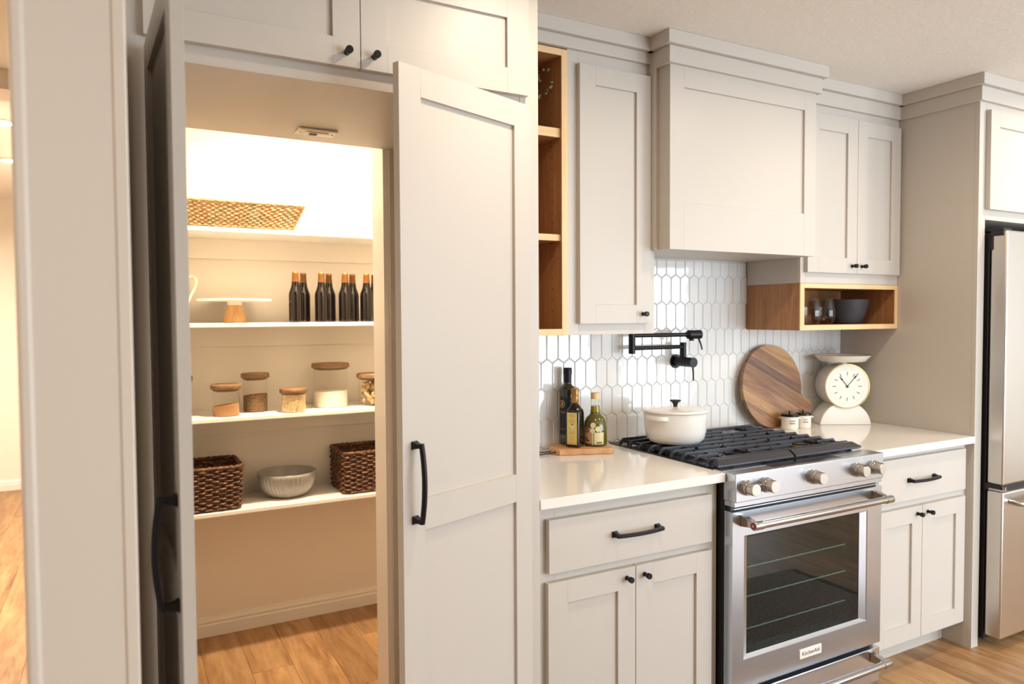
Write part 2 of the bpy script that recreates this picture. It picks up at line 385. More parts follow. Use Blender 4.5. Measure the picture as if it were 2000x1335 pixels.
def front(x, y): return frame((x, y, 0), (1, 0, 0), (0, -1, 0), (0, 0, 1))
def crown(parent, x0, x1, y, left=True, right=True, z0=2.32, yb=0):
    m = MB(); a, b = .016, .034
    m.box(x0-(a if left else 0), x1+(a if right else 0), y-a, yb, z0, 2.378)
    m.box(x0-(b if left else 0), x1+(b if right else 0), y-b, yb, 2.378, CEIL)
    return m.build('crown_molding', 'cabinet', parent, bevel=.002)

# tall pantry unit with a walk-through opening
YP = -.655
P_ = thing('pantry_cabinet', 'tall greige cabinet front with two open shaker doors around the pantry passage', 'cabinet', (-1.21, -.35, 0))
bx('side_panel', 'cabinet', P_, -1.722, -1.69, YP, -.062, 0, 2.33)
bx('side_panel', 'cabinet', P_, -.73, -.7065, YP, -.001, 0, 2.40, bevel=.001)
bx('stile', 'cabinet', P_, -1.722, -1.66, YP-.001, YP+.02, 0, 2.40, bevel=.001)
bx('stile', 'cabinet', P_, -.765, -.706, YP-.001, YP+.02, 0, 2.40, bevel=.001)
bx('rail', 'cabinet', P_, -1.66, -.765, YP, YP+.02, 1.989, 2.055, bevel=.001)
bx('rail', 'cabinet', P_, -1.66, -.765, YP, YP+.02, 2.28, 2.40)
bx('soffit', 'cabinet', P_, -1.69, -.73, YP+.019, -.062, 1.9895, 2.01)
bx('jamb_panel', 'cabinet', P_, -.775, -.755, YP+.02, -.07, 0, 1.989)
bx('back_filler', 'cabinet', P_, -.937, -.731, -.075, -.0605, 0, 1.989)
bx('cabinet_back', 'dark_void', P_, -1.69, -.73, -.075, -.065, 2.01, 2.33)
crown(P_, -1.722, -.7065, YP, left=False, z0=2.335, yb=-.062)
for x0, kx in ((-1.68, .433), (-1.212, .033)):
    T = front(x0, -.676); d = shaker(P_, T, .466, 2.029, 2.293); knob(d, T, kx, 2.062)
def open_door(hinge, e, n):
    T = frame(hinge, e, n, (0, 0, 1)); d = shaker(P_, T, .465, .012, 2.003, mids=((.931, 1.006),), st=.066)
    pull(d, T, .430, 1.049, .192, True); return d
a = math.radians(20.8); open_door((-.743, -.676, 0), (-math.cos(a), -math.sin(a), 0), (math.sin(a), -math.cos(a), 0))
a = math.radians(87.4); open_door((-1.68, -.676, 0), (math.cos(a), -math.sin(a), 0), (-math.sin(a), -math.cos(a), 0))

# open oak shelf unit between pantry and wall cabinet
U = thing('open_shelf_unit', 'open oak shelf unit with two shelves between the pantry and the single-door cabinet', 'shelf', (-.54, -.15, 1.366))
bx('side_panel', 'oak', U, -.401, -.381, -.2985, -.008, 1.388, 2.312)
bx('side_panel', 'oak', U, -.7055, -.69, -.2985, -.008, 1.388, 2.312)
bx('back_panel', 'oak', U, -.69, -.401, -.012, -.0075, 1.388, 2.312)
bx('bottom_board', 'oak', U, -.7055, -.381, -.2985, -.008, 1.366, 1.388)
bx('top_board', 'oak', U, -.7055, -.381, -.2985, -.008, 2.312, 2.334)
m = MB(); m.box(-.403, -.380, -.302, -.2975, 1.366, 2.334); m.build('face_edge', 'oak_edge', U, bevel=.0006)
m = MB(); m.box(-.7055, -.403, -.302, -.2975, 1.366, 1.388); m.build('face_edge', 'oak_edge_h', U, bevel=.0006)
m = MB(); m.box(-.7055, -.403, -.302, -.2975, 2.312, 2.334); m.build('face_edge', 'oak_edge_h', U, bevel=.0006)
for z0, z1 in ((2.040, 2.071), (1.689, 1.711)):
    s = bx('shelf', 'oak', U, -.69, -.4015, -.285, -.012, z0, z1); bx('shelf_edge', 'oak_edge_h', s, -.69, -.4015, -.2895, -.2848, z0, z1, bevel=.0006)
m = MB()
for k in range(22):
    z = 1.45+k*.038
    if abs(z-2.055) < .03 or abs(z-1.70) < .03: continue
    m.T = frame((-.4012, -.235, z), (0, 1, 0), (0, 0, 1), (-1, 0, 0)); m.lathe([(.0026, -.001), (.0026, .0004)], 8)
m.build('pin_holes', 'shadow_gap', U)['kind'] = 'stuff'
for z in (2.034, 1.683):
    m = MB(); m.T = frame((-.4015, -.235, z), (0, 1, 0), (0, 0, 1), (-1, 0, 0)); m.lathe([(.003, 0), (.003, .009)], 8); m.build('shelf_pin', 'brass', U)
# single-door wall cabinet
U = thing('wall_cabinet', 'greige wall cabinet with a single tall shaker door left of the hood', 'cabinet', (-.19, -.15, 1.366))
bx('carcass', 'cabinet', U, -.3805, 0, -.28, -.008, 1.366, 2.40)
m = MB()
for b in ((-.3798, -.335, 1.366, 2.36), (-.045, 0, 1.366, 2.36), (-.335, -.045, 1.366, 1.41), (-.335, -.045, 2.285, 2.36)): m.box(b[0], b[1], -.30, -.28, b[2], b[3])
m.build('face_frame', 'cabinet', U, bevel=.0008)
T = front(-.341, -.32); d = shaker(U, T, .310, 1.405, 2.293); knob(d, T, .272, 1.438)
crown(U, -.7055, 0, -.3, False, False, z0=2.338)
# hood
H = thing('range_hood', 'boxed greige range hood cover with a recessed front panel above the stove', 'range hood', (.37, -.2, 1.669))
HX0, HX1, HY = -.013, .747, -.40
m = MB(); m.box(HX0, HX1, HY+.019, -.305, 1.669, 2.40); m.box(.0015, .781, -.305, -.008, 1.672, 2.40); m.build('hood_box', 'cabinet', H, bevel=.001)
d = shaker(H, front(HX0, HY), HX1-HX0, 1.668, 2.34, t=.0195, st=.066, toprail=.095, botrail=.168, name='front_panel')
bx('filler_strip', 'cabinet', H, -.030, HX0-.0002, -.338, -.3005, 1.669, 2.32, bevel=.001)
crown(H, HX0, HX1, HY, z0=2.318, yb=-.3)
# two-door wall cabinet
U = thing('wall_cabinet', 'greige wall cabinet with two shaker doors above the oak cubby, next to the fridge panel', 'cabinet', (1.11, -.15, 1.564))
bx('carcass', 'cabinet', U, .782, 1.436, -.28, -.008, 1.566, 2.40)
m = MB()
for b in ((.782, .815, 1.566, 2.36), (1.41, 1.436, 1.566, 2.36), (.815, 1.41, 1.566, 1.62), (.815, 1.41, 2.27, 2.36)): m.box(b[0], b[1], -.30, -.28, b[2], b[3])
m.build('face_frame', 'cabinet', U, bevel=.0008)
T = front(.803, -.32); d = shaker(U, T, .3165, 1.611, 2.279); knob(d, T, .283, 1.643)
T = front(1.1215, -.32); d = shaker(U, T, .300, 1.611, 2.279); knob(d, T, .030, 1.643)
crown(U, .782, 1.436, -.3, False, False, z0=2.318)
# oak cubby
U = thing('oak_cubby', 'open oak cubby holding glasses under the two-door wall cabinet', 'shelf', (1.11, -.15, 1.366))
bx('side_panel', 'oak', U, .782, .802, -.297, -.008, 1.366, 1.565)
bx('side_panel', 'oak', U, 1.42, 1.436, -.297, -.008, 1.366, 1.565)
bx('bottom_board', 'oak', U, .802, 1.42, -.297, -.008, 1.366, 1.388)
bx('top_board', 'oak', U, .802, 1.42, -.297, -.008, 1.547, 1.565)
bx('back_panel', 'oak', U, .802, 1.42, -.014, -.008, 1.388, 1.547)
bx('face_edge', 'oak_edge', U, .7815, .807, -.302, -.2965, 1.366, 1.565, bevel=.0006)
bx('face_edge', 'oak_edge', U, 1.418, 1.4365, -.302, -.2965, 1.366, 1.565, bevel=.0006)
bx('face_edge', 'oak_edge_h', U, .807, 1.418, -.302, -.2965, 1.366, 1.388, bevel=.0006)
bx('face_edge', 'oak_edge_h', U, .807, 1.418, -.302, -.2965, 1.545, 1.565, bevel=.0006)
# base cabinets
def base_cab(label, x0, x1, sx0, sx1, gap, dz, hz):
    B = thing('base_cabinet', label, 'cabinet', ((x0+x1)/2, -.3, 0))
    bx('carcass', 'cabinet', B, x0, x1, -.60, -.002, .105, .884)
    bx('toe_kick', 'cabinet', B, x0, x1, -.53, -.51, 0, .105)
    m = MB()
    for b in ((x0, sx0+.03, .105, .884), (sx1-.03, x1, .105, .884), (sx0+.03, sx1-.03, .105, .15), (sx0+.03, sx1-.03, .645, .705), (sx0+.03, sx1-.03, .83, .884)): m.box(b[0], b[1], -.62, -.60, b[2], b[3])
    m.build('face_frame', 'cabinet', B, bevel=.0008)
    T = front(sx0, -.64); d = slab(B, T, sx1-sx0, dz[0], dz[1]); pull(d, T, (sx1-sx0)/2+hz, .772, .182)
    T = front(sx0-.003, -.64); w = gap-sx0+.002; d = shaker(B, T, w, .122, .661); knob(d, T, w-.033, .630)
    T = front(gap+.0015, -.64); w = sx1-gap-.0015; d = shaker(B, T, w, .122, .661); knob(d, T, .033, .630)
    return B
base_cab('greige base cabinet with drawer and two doors between the pantry and the stove', -.7055, 0, -.666, -.0385, -.3535, (.688, .846), 0)
base_cab('greige base cabinet with drawer and two doors between the stove and the fridge panel', .768, 1.436, .802, 1.404, 1.1045, (.690, .863), -.01)
tag(bx('countertop', 'quartz', None, -.7055, .003, -.659, -.0005, .884, .914, bevel=.0025), 'white quartz countertop carrying the oil bottles on their board', 'countertop')
m = MB(); m.box(.765, 1.4365, -.659, -.0005, .884, .914)
tag(m.build('countertop', 'quartz', bevel=.0025), 'white quartz countertop carrying the scale clock and the round cutting board', 'countertop')
# fridge surround
F = thing('refrigerator_surround', 'greige end panel and cabinet enclosing the steel refrigerator', 'cabinet', (1.95, -.3, 0))
bx('side_panel', 'cabinet', F, 1.437, 1.457, YP+.019, -.001, 0, 2.40)
bx('stile', 'cabinet', F, 1.437, 1.487, YP, YP+.019, 0, 2.40, bevel=.001)
bx('side_panel', 'cabinet', F, 2.44, 2.46, YP+.019, -.001, 0, 2.40)
bx('stile', 'cabinet', F, 2.41, 2.46, YP, YP+.019, 0, 2.40, bevel=.001)
bx('carcass', 'cabinet', F, 1.457, 2.44, YP+.019, -.002, 1.829, 2.40)
bx('rail', 'cabinet', F, 1.487, 2.41, YP, YP+.019, 1.829, 1.89, bevel=.001)
bx('rail', 'cabinet', F, 1.487, 2.41, YP, YP+.019, 2.27, 2.40)
for x0, w, kx in ((1.483, .464, .43), (1.950, .464, .034)):
    T = front(x0, -.676); d = shaker(F, T, w, 1.871, 2.285); knob(d, T, kx, 1.905)
crown(F, 1.437, 2.46, YP, z0=2.318)
# refrigerator
R = thing('refrigerator', 'stainless steel bottom-freezer refrigerator inside the greige surround', 'refrigerator', (1.95, -.35, 0))
bx('body', 'black_side', R, 1.508, 2.395, -.665, -.03, .03, 1.768, bevel=.004)
for x0, x1, hx in ((1.500, 1.945, 1.885), (1.955, 2.40, 2.015)):
    d = bx('door', 'steel_v', R, x0, x1, -.738, -.672, .712, 1.778, bevel=.007, seg=3)
    m = MB(); m.tube([(hx, -.739, .86), (hx, -.785, .90), (hx, -.79, 1.2), (hx, -.785, 1.58), (hx, -.739, 1.62)], .012, 12); m.build('handle', 'chrome', d)
d = bx('freezer_drawer', 'steel_v', R, 1.500, 2.40, -.738, -.672, .055, .682, bevel=.007, seg=3)
m = MB(); m.tube([(1.55, -.735, .640), (1.567, -.765, .634), (1.60, -.785, .632), (1.95, -.79, .632), (2.30, -.785, .632), (2.333, -.765, .634), (2.35, -.735, .640)], [.010, .011, .012, .012, .012, .011, .010], 12); m.build('handle', 'chrome', d)
bx('gap_strip', 'black_plastic', R, 1.503, 2.397, -.728, -.66, .682, .712)
m = MB(); m.box(1.502, 1.53, -.745, -.68, .684, .692); m.T = frame((1.512, -.737, .690), (1, 0, 0), (0, 1, 0), (0, 0, 1)); m.lathe([(.008, 0), (.008, .016)], 12); m.build('middle_hinge', 'chrome', R)
m = MB(); m.box(1.4965, 1.4995, -.724, -.672, 1.757, 1.779); m.box(1.4965, 1.4995, -.684, -.672, 1.70, 1.757); m.box(1.4965, 1.56, -.724, -.60, 1.779, 1.788); m.build('top_hinge', 'black_plastic', R, bevel=.004)
for x_, y_ in ((1.56, -.6), (2.34, -.6), (1.56, -.1), (2.34, -.1)):
    m = MB(); m.lathe([(.018, 0), (.018, .031)], 12, (x_, y_, 0)); m.build('foot', 'black_plastic', R)
bx('grille', 'black_plastic', R, 1.52, 2.38, -.62, -.60, .02, .055)

# ------------------------------------------------------------------ stove
R = thing('stove', 'stainless steel slide-in gas range with cast-iron grates', 'stove', (.384, -.35, 0))
X0, X1 = .006, .762
bx('body', 'black_side', R, X0+.002, X1-.002, -.655, -.03, .03, .905)
for x_, y_ in ((.05, -.6), (.71, -.6), (.05, -.08), (.71, -.08)):
    m = MB(); m.lathe([(.016, 0), (.016, .031)], 12, (x_, y_, 0)); m.build('foot', 'black_plastic', R)
m = MB(); m.box(X0, X1, -.700, -.645, .822, .9165); m.build('control_panel', 'steel', R, bevel=.003, seg=3)
bx('top_strip', 'steel', R, X0, X1, -.645, -.60, .905, .9165, bevel=.001)
bx('cooktop', 'black_enamel', R, X0, X1, -.60, -.012, .905, .917, bevel=.002)
bx('display', 'black_enamel', R, .205, .548, -.682, -.618, .9165, .9172)
bx('lower_strip', 'steel', R, X0+.001, X1-.001, -.694, -.65, .806, .8225, bevel=.001)
bx('vent_trim', 'steel', R, X0+.006, X1-.006, -.688, -.65, .796, .8005, bevel=.0008)
bx('vent_gap', 'black_plastic', R, X0+.004, X1-.004, -.672, -.65, .780, .822)
for x_ in (.052, .140, .376, .605, .698):
    T = frame((x_, -.700, .869), (1, 0, 0), (0, 0, 1), (0, -1, 0))
    m = MB(); m.T = T; m.lathe([(.0262, -.001), (.0262, .004), (.0245, .006), (.0245, .016), (.0232, .018)], 40); k = m.build('knob', 'chrome', R)
    m = MB(); m.T = T; m.lathe([(.0205, .0175), (.0205, .042), (.019, .0445)], 40); m.build('knob_grip', 'steel_v', k)
    m = MB(); m.T = T; m.box(-.0012, .0012, .0195, .0212, .022, .040); m.build('knob_mark', 'ink', k)
# oven door: steel ring around a recessed glass
DY = -.692
D0, D1, DZ0, DZ1 = .001, .765, .196, .790
def ring_panel(m, o, i, yf, yi, yb):                          # outer rect o, inner rect i (x0,x1,z0,z1)
    def rc(b, y): return [(b[0], y, b[2]), (b[1], y, b[2]), (b[1], y, b[3]), (b[0], y, b[3])]
    m.rings([rc(o, yb), rc(o, yf), rc((i[0]-.025, i[1]+.032, i[2]-.011, i[3]+.008), yf), rc((i[0]-.0225, i[1]+.0295, i[2]-.0085, i[3]+.0055), yf+.003), rc(i, yi), rc(i, yb)], cap=False)
m = MB(); ring_panel(m, (D0, D1, DZ0, DZ1), (.078, .652, .304, .699), DY, DY+.011, DY+.036)
od = m.build('oven_door', 'steel', R, smooth=25)
bx('oven_window', 'oven_glass', od, .0785, .6515, DY+.010, DY+.013, .3045, .6985)
bx('window_border', 'black_enamel', od, .0785, .6515, DY+.034, DY+.0355, .3045, .6985)
ov = MB()
for b in ((.07, .66, -.645, -.64, .29, .71),): ov.box(*b)
for zz in (.585, .485, .375):
    m = MB()
    m.box(.082, .60, DY+.0290, DY+.0320, zz, zz+.003)
    for k in range(8): m.box(.12+k*.06, .1215+k*.06, DY+.0285, DY+.032, zz, zz+.006)
    m.build('oven_rack', 'rack_steel', od)
def bar_handle(parent, z, name='handle'):
    m = MB(); m.T = frame((.030, -.752, z), (0, 1, 0), (0, 0, 1), (1, 0, 0)); m.lathe([(.0135, 0), (.0145, .002), (.0145, .040), (.0128, .042), (.0128, .666), (.0145, .668), (.0145, .704), (.0135, .706)], 28)
    h = m.build(name, 'chrome', parent)
    for xx in (.034, .708):
        m = MB(); R_ = [[(xx, DY-.0005, z-.016), (xx+.024, DY-.0005, z-.016), (xx+.024, DY-.0005, z+.022), (xx, DY-.0005, z+.022)], [(xx, -.750, z-.008), (xx+.024, -.750, z-.008), (xx+.024, -.750, z+.008), (xx, -.750, z+.008)]]
        m.rings(R_); m.build('bracket', 'chrome', parent, bevel=.002)
    m = MB(); m.T = frame((.0305, -.752, z), (0, 1, 0), (0, 0, 1), (-1, 0, 0)); m.lathe([(.0115, 0), (.0115, .0015)], 24); c = m.build('medallion', 'red_enamel', parent)
    m = MB(); m.T = frame((.0292, -.752, z), (0, 1, 0), (0, 0, 1), (-1, 0, 0)); m.lathe([(.0045, -.0003), (.0045, .0012), (.003, .0016)], 16); m.build('medallion_stud', 'chrome', parent)
bar_handle(od, .757)
bx('badge', 'plastic_white', od, .322, .434, DY-.003, DY+.0003, .231, .264, bevel=.0012)
text('badge_lettering', 'KitchenAid', .0200, 'ink', od, frame((.378, DY-.0032, .2475), (1, 0, 0), (0, 0, 1), (0, -1, 0)))
sd = bx('storage_drawer', 'steel', R, D0, D1, DY, -.656, .045, .178, bevel=.003)
bar_handle(sd, .146)
# grates
def grate(x0, x1, side):
    g = MB(); zt = .943
    ys = [-.075-.0605*i for i in range(9)]
    xm = (x0+x1)/2
    def bar(xa, xb, y, w=.0048, h=.011, bend0=False, bend1=False):
        pts = []
        if bend0: pts += [(xa, zt-.022), (xa+.018, zt-.003)]
        else: pts += [(xa, zt-.003)]
        if bend1: pts += [(xb-.018, zt-.003), (xb, zt-.022)]
        else: pts += [(xb, zt-.003)]
        R_ = []
        for i, (xx, zz) in enumerate(pts):
            R_.append([(xx, y-w, zz-h), (xx, y+w, zz-h), (xx, y+w*.7, zz+.003), (xx, y-w*.7, zz+.003)])
        g.rings(R_)
    for i, y in enumerate(ys):
        if i % 2 == 0: bar(x0, x1, y, bend0=side < 0, bend1=side > 0)
        else:
            bar(x0, x0+.115, y, bend0=side < 0); bar(x1-.115, x1, y, bend1=side > 0)
            if i in (3, 5): bar(xm-.055, xm+.055, y)
    for xx in (x0+.03 if side < 0 else x1-.03, xm-.075, xm+.075, x1-.006 if side < 0 else x0+.006):
        g.box(xx-.0045, xx+.0045, -.590, -.068, zt-.019, zt-.007)
    # broad bevelled front rail
    pr = [(-.577, zt), (-.590, zt+.001), (-.614, zt-.015), (-.614, zt-.021), (-.606, zt-.021), (-.585, zt-.012)]
    e0, e1 = (.022, 0) if side < 0 else (0, .022)
    g.rings([[(x0+.004+(e0 if k < 2 else 0), y, z) for k, (y, z) in enumerate(pr)], [(x1-.004-(e1 if k < 2 else 0), y, z) for k, (y, z) in enumerate(pr)]])
    for xx in (x0+.03, x1-.03):
        for y in (-.10, -.33, -.58): g.box(xx-.006, xx+.006, y-.006, y+.006, .9165, zt-.015)
    return g.build('grate', 'iron', R, smooth=30)
grate(.010, .383, -1); grate(.386, .757, 1)
for x_, y_, r_ in ((.16, -.17, .045), (.16, -.45, .038), (.384, -.31, .052), (.60, -.17, .038), (.60, -.45, .045)):
    m = MB(); m.lathe([(r_, .9165), (r_, .922), (r_*.85, .926)], 32, (x_, y_, 0)); b = m.build('burner', 'brass', R)
    m = MB(); m.lathe([(r_*.8, .926), (r_*.8, .9295), (r_*.6, .931)], 32, (x_, y_, 0)); m.build('burner_cap', 'black_enamel', b)

# ------------------------------------------------------------------ things on the counter and stove
def ring_round(m, prof, c, n=40): m.lathe(prof, n, c)
pc = V(.148, -.248, .9438)
O = thing('dutch_oven', 'white enamel dutch oven with dark lid knob on the stove grate', 'pot', pc)
m = MB(); m.lathe([(.085, 0), (.098, .004), (.110, .018), (.117, .05), (.122, .118), (.124, .1195), (.121, .1195), (.113, .05), (.095, .01)], 56, pc); m.build('pot_body', 'enamel_white', O)
m = MB(); m.lathe([(.1265, .120), (.1275, .123), (.124, .128), (.09, .1335), (.04, .136), (.002, .1365)], 56, pc); l = m.build('lid', 'enamel_white', O)
m = MB(); m.lathe([(.1245, .1188), (.1255, .1206)], 56, pc); m.build('rim_line', 'ink', l)
m = MB(); m.lathe([(.0085, .135), (.0085, .143), (.012, .152), (.022, .159), (.0225, .1605), (.019, .162), (.002, .1615)], 32, pc); m.build('lid_knob', 'black_plastic', l)
va = math.atan2(CAM.y-pc.y, CAM.x-pc.x)
for ang in (va-.62, va-.62+PI):
    R_ = []
    for i in range(9):
        t = -1+2*i/8; aa = ang+t*.42; ro = .119+.022*(1-abs(t)**4)
        R_.append([(pc.x+(rr)*math.cos(aa), pc.y+(rr)*math.sin(aa), pc.z+zz) for rr, zz in ((.112, .094), (ro, .096), (ro+.001, .106), (ro-.002, .1105), (.112, .111))])
    MB().rings(R_).build('side_handle', 'enamel_white', O, smooth=50)
# pot filler
O = thing('pot_filler', 'matte black folding pot-filler faucet mounted on the tiled wall', 'faucet', (.36, 0, 1.236))
def cyl(p0, p1, r, n=20, name='tube', parent=None, mat='black_metal', r1=None):
    m = MB(); m.tube([p0, p1], [r, r if r1 is None else r1], n); return m.build(name, mat, parent)
cyl((.362, -.0005, 1.236), (.362, -.009, 1.236), .030, 32, 'wall_flange', O)
cyl((.362, -.008, 1.236), (.362, -.118, 1.236), .0205, 28, 'valve_body', O)
m = MB(); m.tube([(.362, -.110, 1.222), (.362, -.114, 1.196), (.360, -.117, 1.160)], [.0036, .0034, .003], 10); m.build('lever', 'black_metal', O)
cyl((.362, -.052, 1.250), (.362, -.052, 1.318), .0135, 20, 'swivel_post', O)
cyl((.362, -.052, 1.300), (.085, -.062, 1.300), .0085, 16, 'arm', O)
cyl((.083, -.062, 1.278), (.083, -.062, 1.364), .0135, 20, 'swivel_joint', O)
cyl((.083, -.062, 1.352), (.350, -.098, 1.352), .0085, 16, 'arm', O)
s = cyl((.335, -.096, 1.352), (.350, -.098, 1.352), .0085, 24, 'spout_collar', O, r1=.0175)
cyl((.349, -.098, 1.352), (.408, -.106, 1.352), .0185, 28, 'spout_valve', O)
cyl((.366, -.100, 1.336), (.366, -.100, 1.326), .010, 20, 'aerator', O)
m = MB(); m.tube([(.400, -.105, 1.336), (.406, -.112, 1.310), (.411, -.114, 1.288)], [.0038, .0034, .003], 10); m.build('lever', 'black_metal', O)
# round cutting board leaning on the tiles
O = thing('cutting_board', 'round striped wooden cutting board with a stub handle leaning on the tiles', 'cutting board', (.90, -.05, .9145))
tilt = math.radians(6); ax = math.radians(-26)
up = V(0, math.sin(tilt), math.cos(tilt)); nrm = V(0, -math.cos(tilt), math.sin(tilt))
cen = V(.90, -.0565, .9145) + up*.190
ea = V(1, 0, 0)*math.cos(ax) + up*math.sin(ax); eb = -V(1, 0, 0)*math.sin(ax) + up*math.cos(ax)
T = frame(cen, ea, eb, nrm); rad = .190
outline = []
hw = .034
a0 = math.asin((hw+.010)/rad)
for i in range(57): aa = a0+(2*PI-2*a0)*i/56; outline.append((rad*math.cos(aa), rad*math.sin(aa)))
hx = .272
outline += [(.194, -hw-.002), (.204, -hw)] + [(hx-.03+.03*math.sin(t), -hw+.03-.03*math.cos(t)) for t in [PI/2*k/5 for k in range(6)]]
outline += [(hx-.03+.03*math.cos(t), hw-.03+.03*math.sin(t)) for t in [PI/2*k/5 for k in range(6)]] + [(.204, hw), (.194, hw+.002)]
STAVES = ['acacia_mid', 'acacia_light', 'acacia_mid', 'acacia_mid', 'acacia_dark', 'acacia_mid', 'acacia_light', 'acacia_mid']
cuts = [-.2, -.128, -.085, -.03, .035, .075, .13, .2]
def clipy(poly, lo, hi):
    for lim, sg in ((lo, 1), (hi, -1)):
        out = []
        for i in range(len(poly)):
            a, b = poly[i], poly[(i+1) % len(poly)]; da, db = (a[1]-lim)*sg, (b[1]-lim)*sg
            if da >= 0: out.append(a)
            if da*db < 0: t = da/(da-db); out.append((a[0]+(b[0]-a[0])*t, lim))
        poly = out
        if len(poly) < 3: return []
    return poly
for lo, hi in zip(cuts, cuts[1:]):
    p = clipy(outline, lo, hi)
    if len(p) < 3: continue
    me_ = MB(); me_.prism(p, 0, .018)
    o = me_.build('stave', STAVES[cuts.index(lo)], O)
    for v in o.data.vertices: v.co = v.co
    R3 = T.to_3x3().to_4x4(); R3.translation = T.translation-ORG[O]; o.matrix_local = R3
    for v in o.data.vertices: v.co += ORG[O]
# kitchen scale clock
sc = V(1.275, -.135, .9145)
O = thing('scale_clock', 'cream kitchen-scale shaped clock with a shallow tray on the counter', 'clock', sc)
fn = V(-.50, -.866, 0).normalized(); fs = V(0, 0, 1).cross(fn); 
fs = V(-fn.y, fn.x, 0)
T = frame(sc, fs, V(0, 0, 1), fn)                              # a sideways, b up, c toward the viewer
def arch(w, h, n=24):
    r = (w*w/4+h*h)/(2*h); th = math.asin(w/2/r); return [(r*math.sin(-th+2*th*i/n), h-r+r*math.cos(-th+2*th*i/n)) for i in range(n+1)]
m = MB(); m.T = T; ar = arch(.238, .108); m.rings([[(a, b, c) for a, b in ar] for c in (-.075, .045)]); m.build('base', 'clock_white', O, bevel=.003)
m = MB(); m.T = T @ frame((0, .182, 0), (1, 0, 0), (0, 1, 0), (0, 0, 1)); m.lathe([(.098, -.07), (.101, -.066), (.101, .044), (.104, .046), (.104, .052), (.100, .056)], 56); m.build('drum', 'clock_white', O)
m = MB(); m.T = T @ frame((0, .182, 0), (1, 0, 0), (0, 1, 0), (0, 0, 1)); m.lathe([(.1045, .0555), (.1045, .0575), (.102, .0578), (.102, .0556)], 56, cap=False); m.build('bezel', 'brass', O)
m = MB(); m.T = T @ frame((0, .182, 0), (1, 0, 0), (0, 1, 0), (0, 0, 1)); m.lathe([(.0995, .0558), (.0995, .0568), (.001, .0568)], 56); dl = m.build('dial', 'cream', O)
m = MB()
for k in range(12):
    aa = k*PI/6; m.T = T @ frame((0, .182, 0), (1, 0, 0), (0, 1, 0), (0, 0, 1)) @ Matrix.Rotation(aa, 4, 'Z'); m.box(-.0014, .0014, .052, .068, .0565, .0573)
m.build('hour_marks', 'ink', dl)['kind'] = 'stuff'
m = MB()
for k in range(60):
    m.T = T @ frame((0, .182, 0), (1, 0, 0), (0, 1, 0), (0, 0, 1)) @ Matrix.Rotation(k*PI/30, 4, 'Z'); m.box(-.0005, .0005, .079, .083, .0565, .0571)
m.build('minute_marks', 'gold_ink', dl)['kind'] = 'stuff'
for aa, L, w in ((math.radians(37), .058, .0014), (math.radians(-40), .078, .0011)):
    m = MB(); m.T = T @ frame((0, .182, 0), (1, 0, 0), (0, 1, 0), (0, 0, 1)) @ Matrix.Rotation(aa, 4, 'Z')
    m.box(-w, w, -.008, L, .0585, .0592); m.rings([[(0, L*.58, .0586), (.0042, L*.72, .0586), (0, L*.88, .0586), (-.0042, L*.72, .0586)], [(0, L*.58, .0595), (.0042, L*.72, .0595), (0, L*.88, .0595), (-.0042, L*.72, .0595)]]); m.build('clock_hand', 'ink', dl)
m = MB(); m.T = T @ frame((0, .182, 0), (1, 0, 0), (0, 1, 0), (0, 0, 1)); m.lathe([(.005, .057), (.005, .0605), (.003, .061)], 16); m.build('hub', 'ink', dl)
m = MB(); m.lathe([(.02, .28), (.02, .297)], 24, sc); m.build('neck', 'clock_white', O)
m = MB(); m.lathe([(.094, .2965), (.100, .298), (.124, .324), (.1265, .3265), (.124, .3265), (.098, .301), (.001, .300)], 48, sc); tr = m.build('tray', 'clock_white', O)
m = MB(); m.lathe([(.1262, .3262), (.1268, .3275), (.1235, .3275), (.1238, .3262)], 48, sc, cap=False); m.build('tray_rim', 'vase_dark', tr)
# salt and pepper crocks
def crock(loc, label, word, r=.036):
    loc = Vector(loc); O = thing('spice_crock', label, 'jar', loc)
    m = MB(); m.lathe([(r*.92, 0), (r*.96, .002), (r, .012), (r, .050), (r*1.06, .054), (r*1.06, .058), (r*.9, .058)], 36, loc); m.build('pot_body', 'cream', O)
    d = (V(CAM.x, CAM.y, 0)-V(loc.x, loc.y, 0)).normalized(); sd_ = V(-d.y, d.x, 0)
    for s in (-1, 1):
        m = MB(); c = loc+sd_*s*(r+.003)+V(0, 0, .051); m.box(c.x-.006, c.x+.006, c.y-.005, c.y+.005, c.z-.003, c.z+.003); m.build('lug', 'cream', O, bevel=.002)
    m = MB(); m.lathe([(r*1.0, .0582), (r*1.01, .066), (r*.92, .070), (.001, .0705)], 36, loc); l = m.build('lid', 'black_enamel', O)
    m = MB(); m.lathe([(.005, .070), (.005, .080), (.0045, .083)], 14, loc); m.build('lid_knob', 'black_enamel', l)
    m = MB(); n_ = 24
    R_ = [loc+V(0, 0, .060)+d*(r*1.06)*math.cos(t)+sd_*(r*1.06)*math.sin(t) for t in [2*PI*k/n_ for k in range(n_)]]
    m.tube(R_, .0014, 6, loop=True); m.build('clamp_wire', 'black_metal', l)
    dd = (d+sd_*.32).normalized(); s2 = V(-dd.y, dd.x, 0)
    text('lettering', word, .0085, 'grey_ink', O, frame(loc+dd*(r+.0006)+V(0, 0, .040), s2, V(0, 0, 1), dd))
    m = MB(); m.T = frame(loc+dd*(r+.0006)+V(0, 0, .030), s2, V(0, 0, 1), dd)
    for k, (a, b) in enumerate(((-.013, -.009), (-.0085, -.004), (-.0035, .001), (.0015, .006), (.0065, .012))): m.box(a, b, -.0016, .0016 if k % 2 else .001, -.0002, .0004)
    m.build('dark_lettering', 'ink', O)['kind'] = 'stuff'
crock((.928, -.128, .9145), 'cream crock with black lid lettered PEPPER in front of the round board', 'PEPPER', .037)
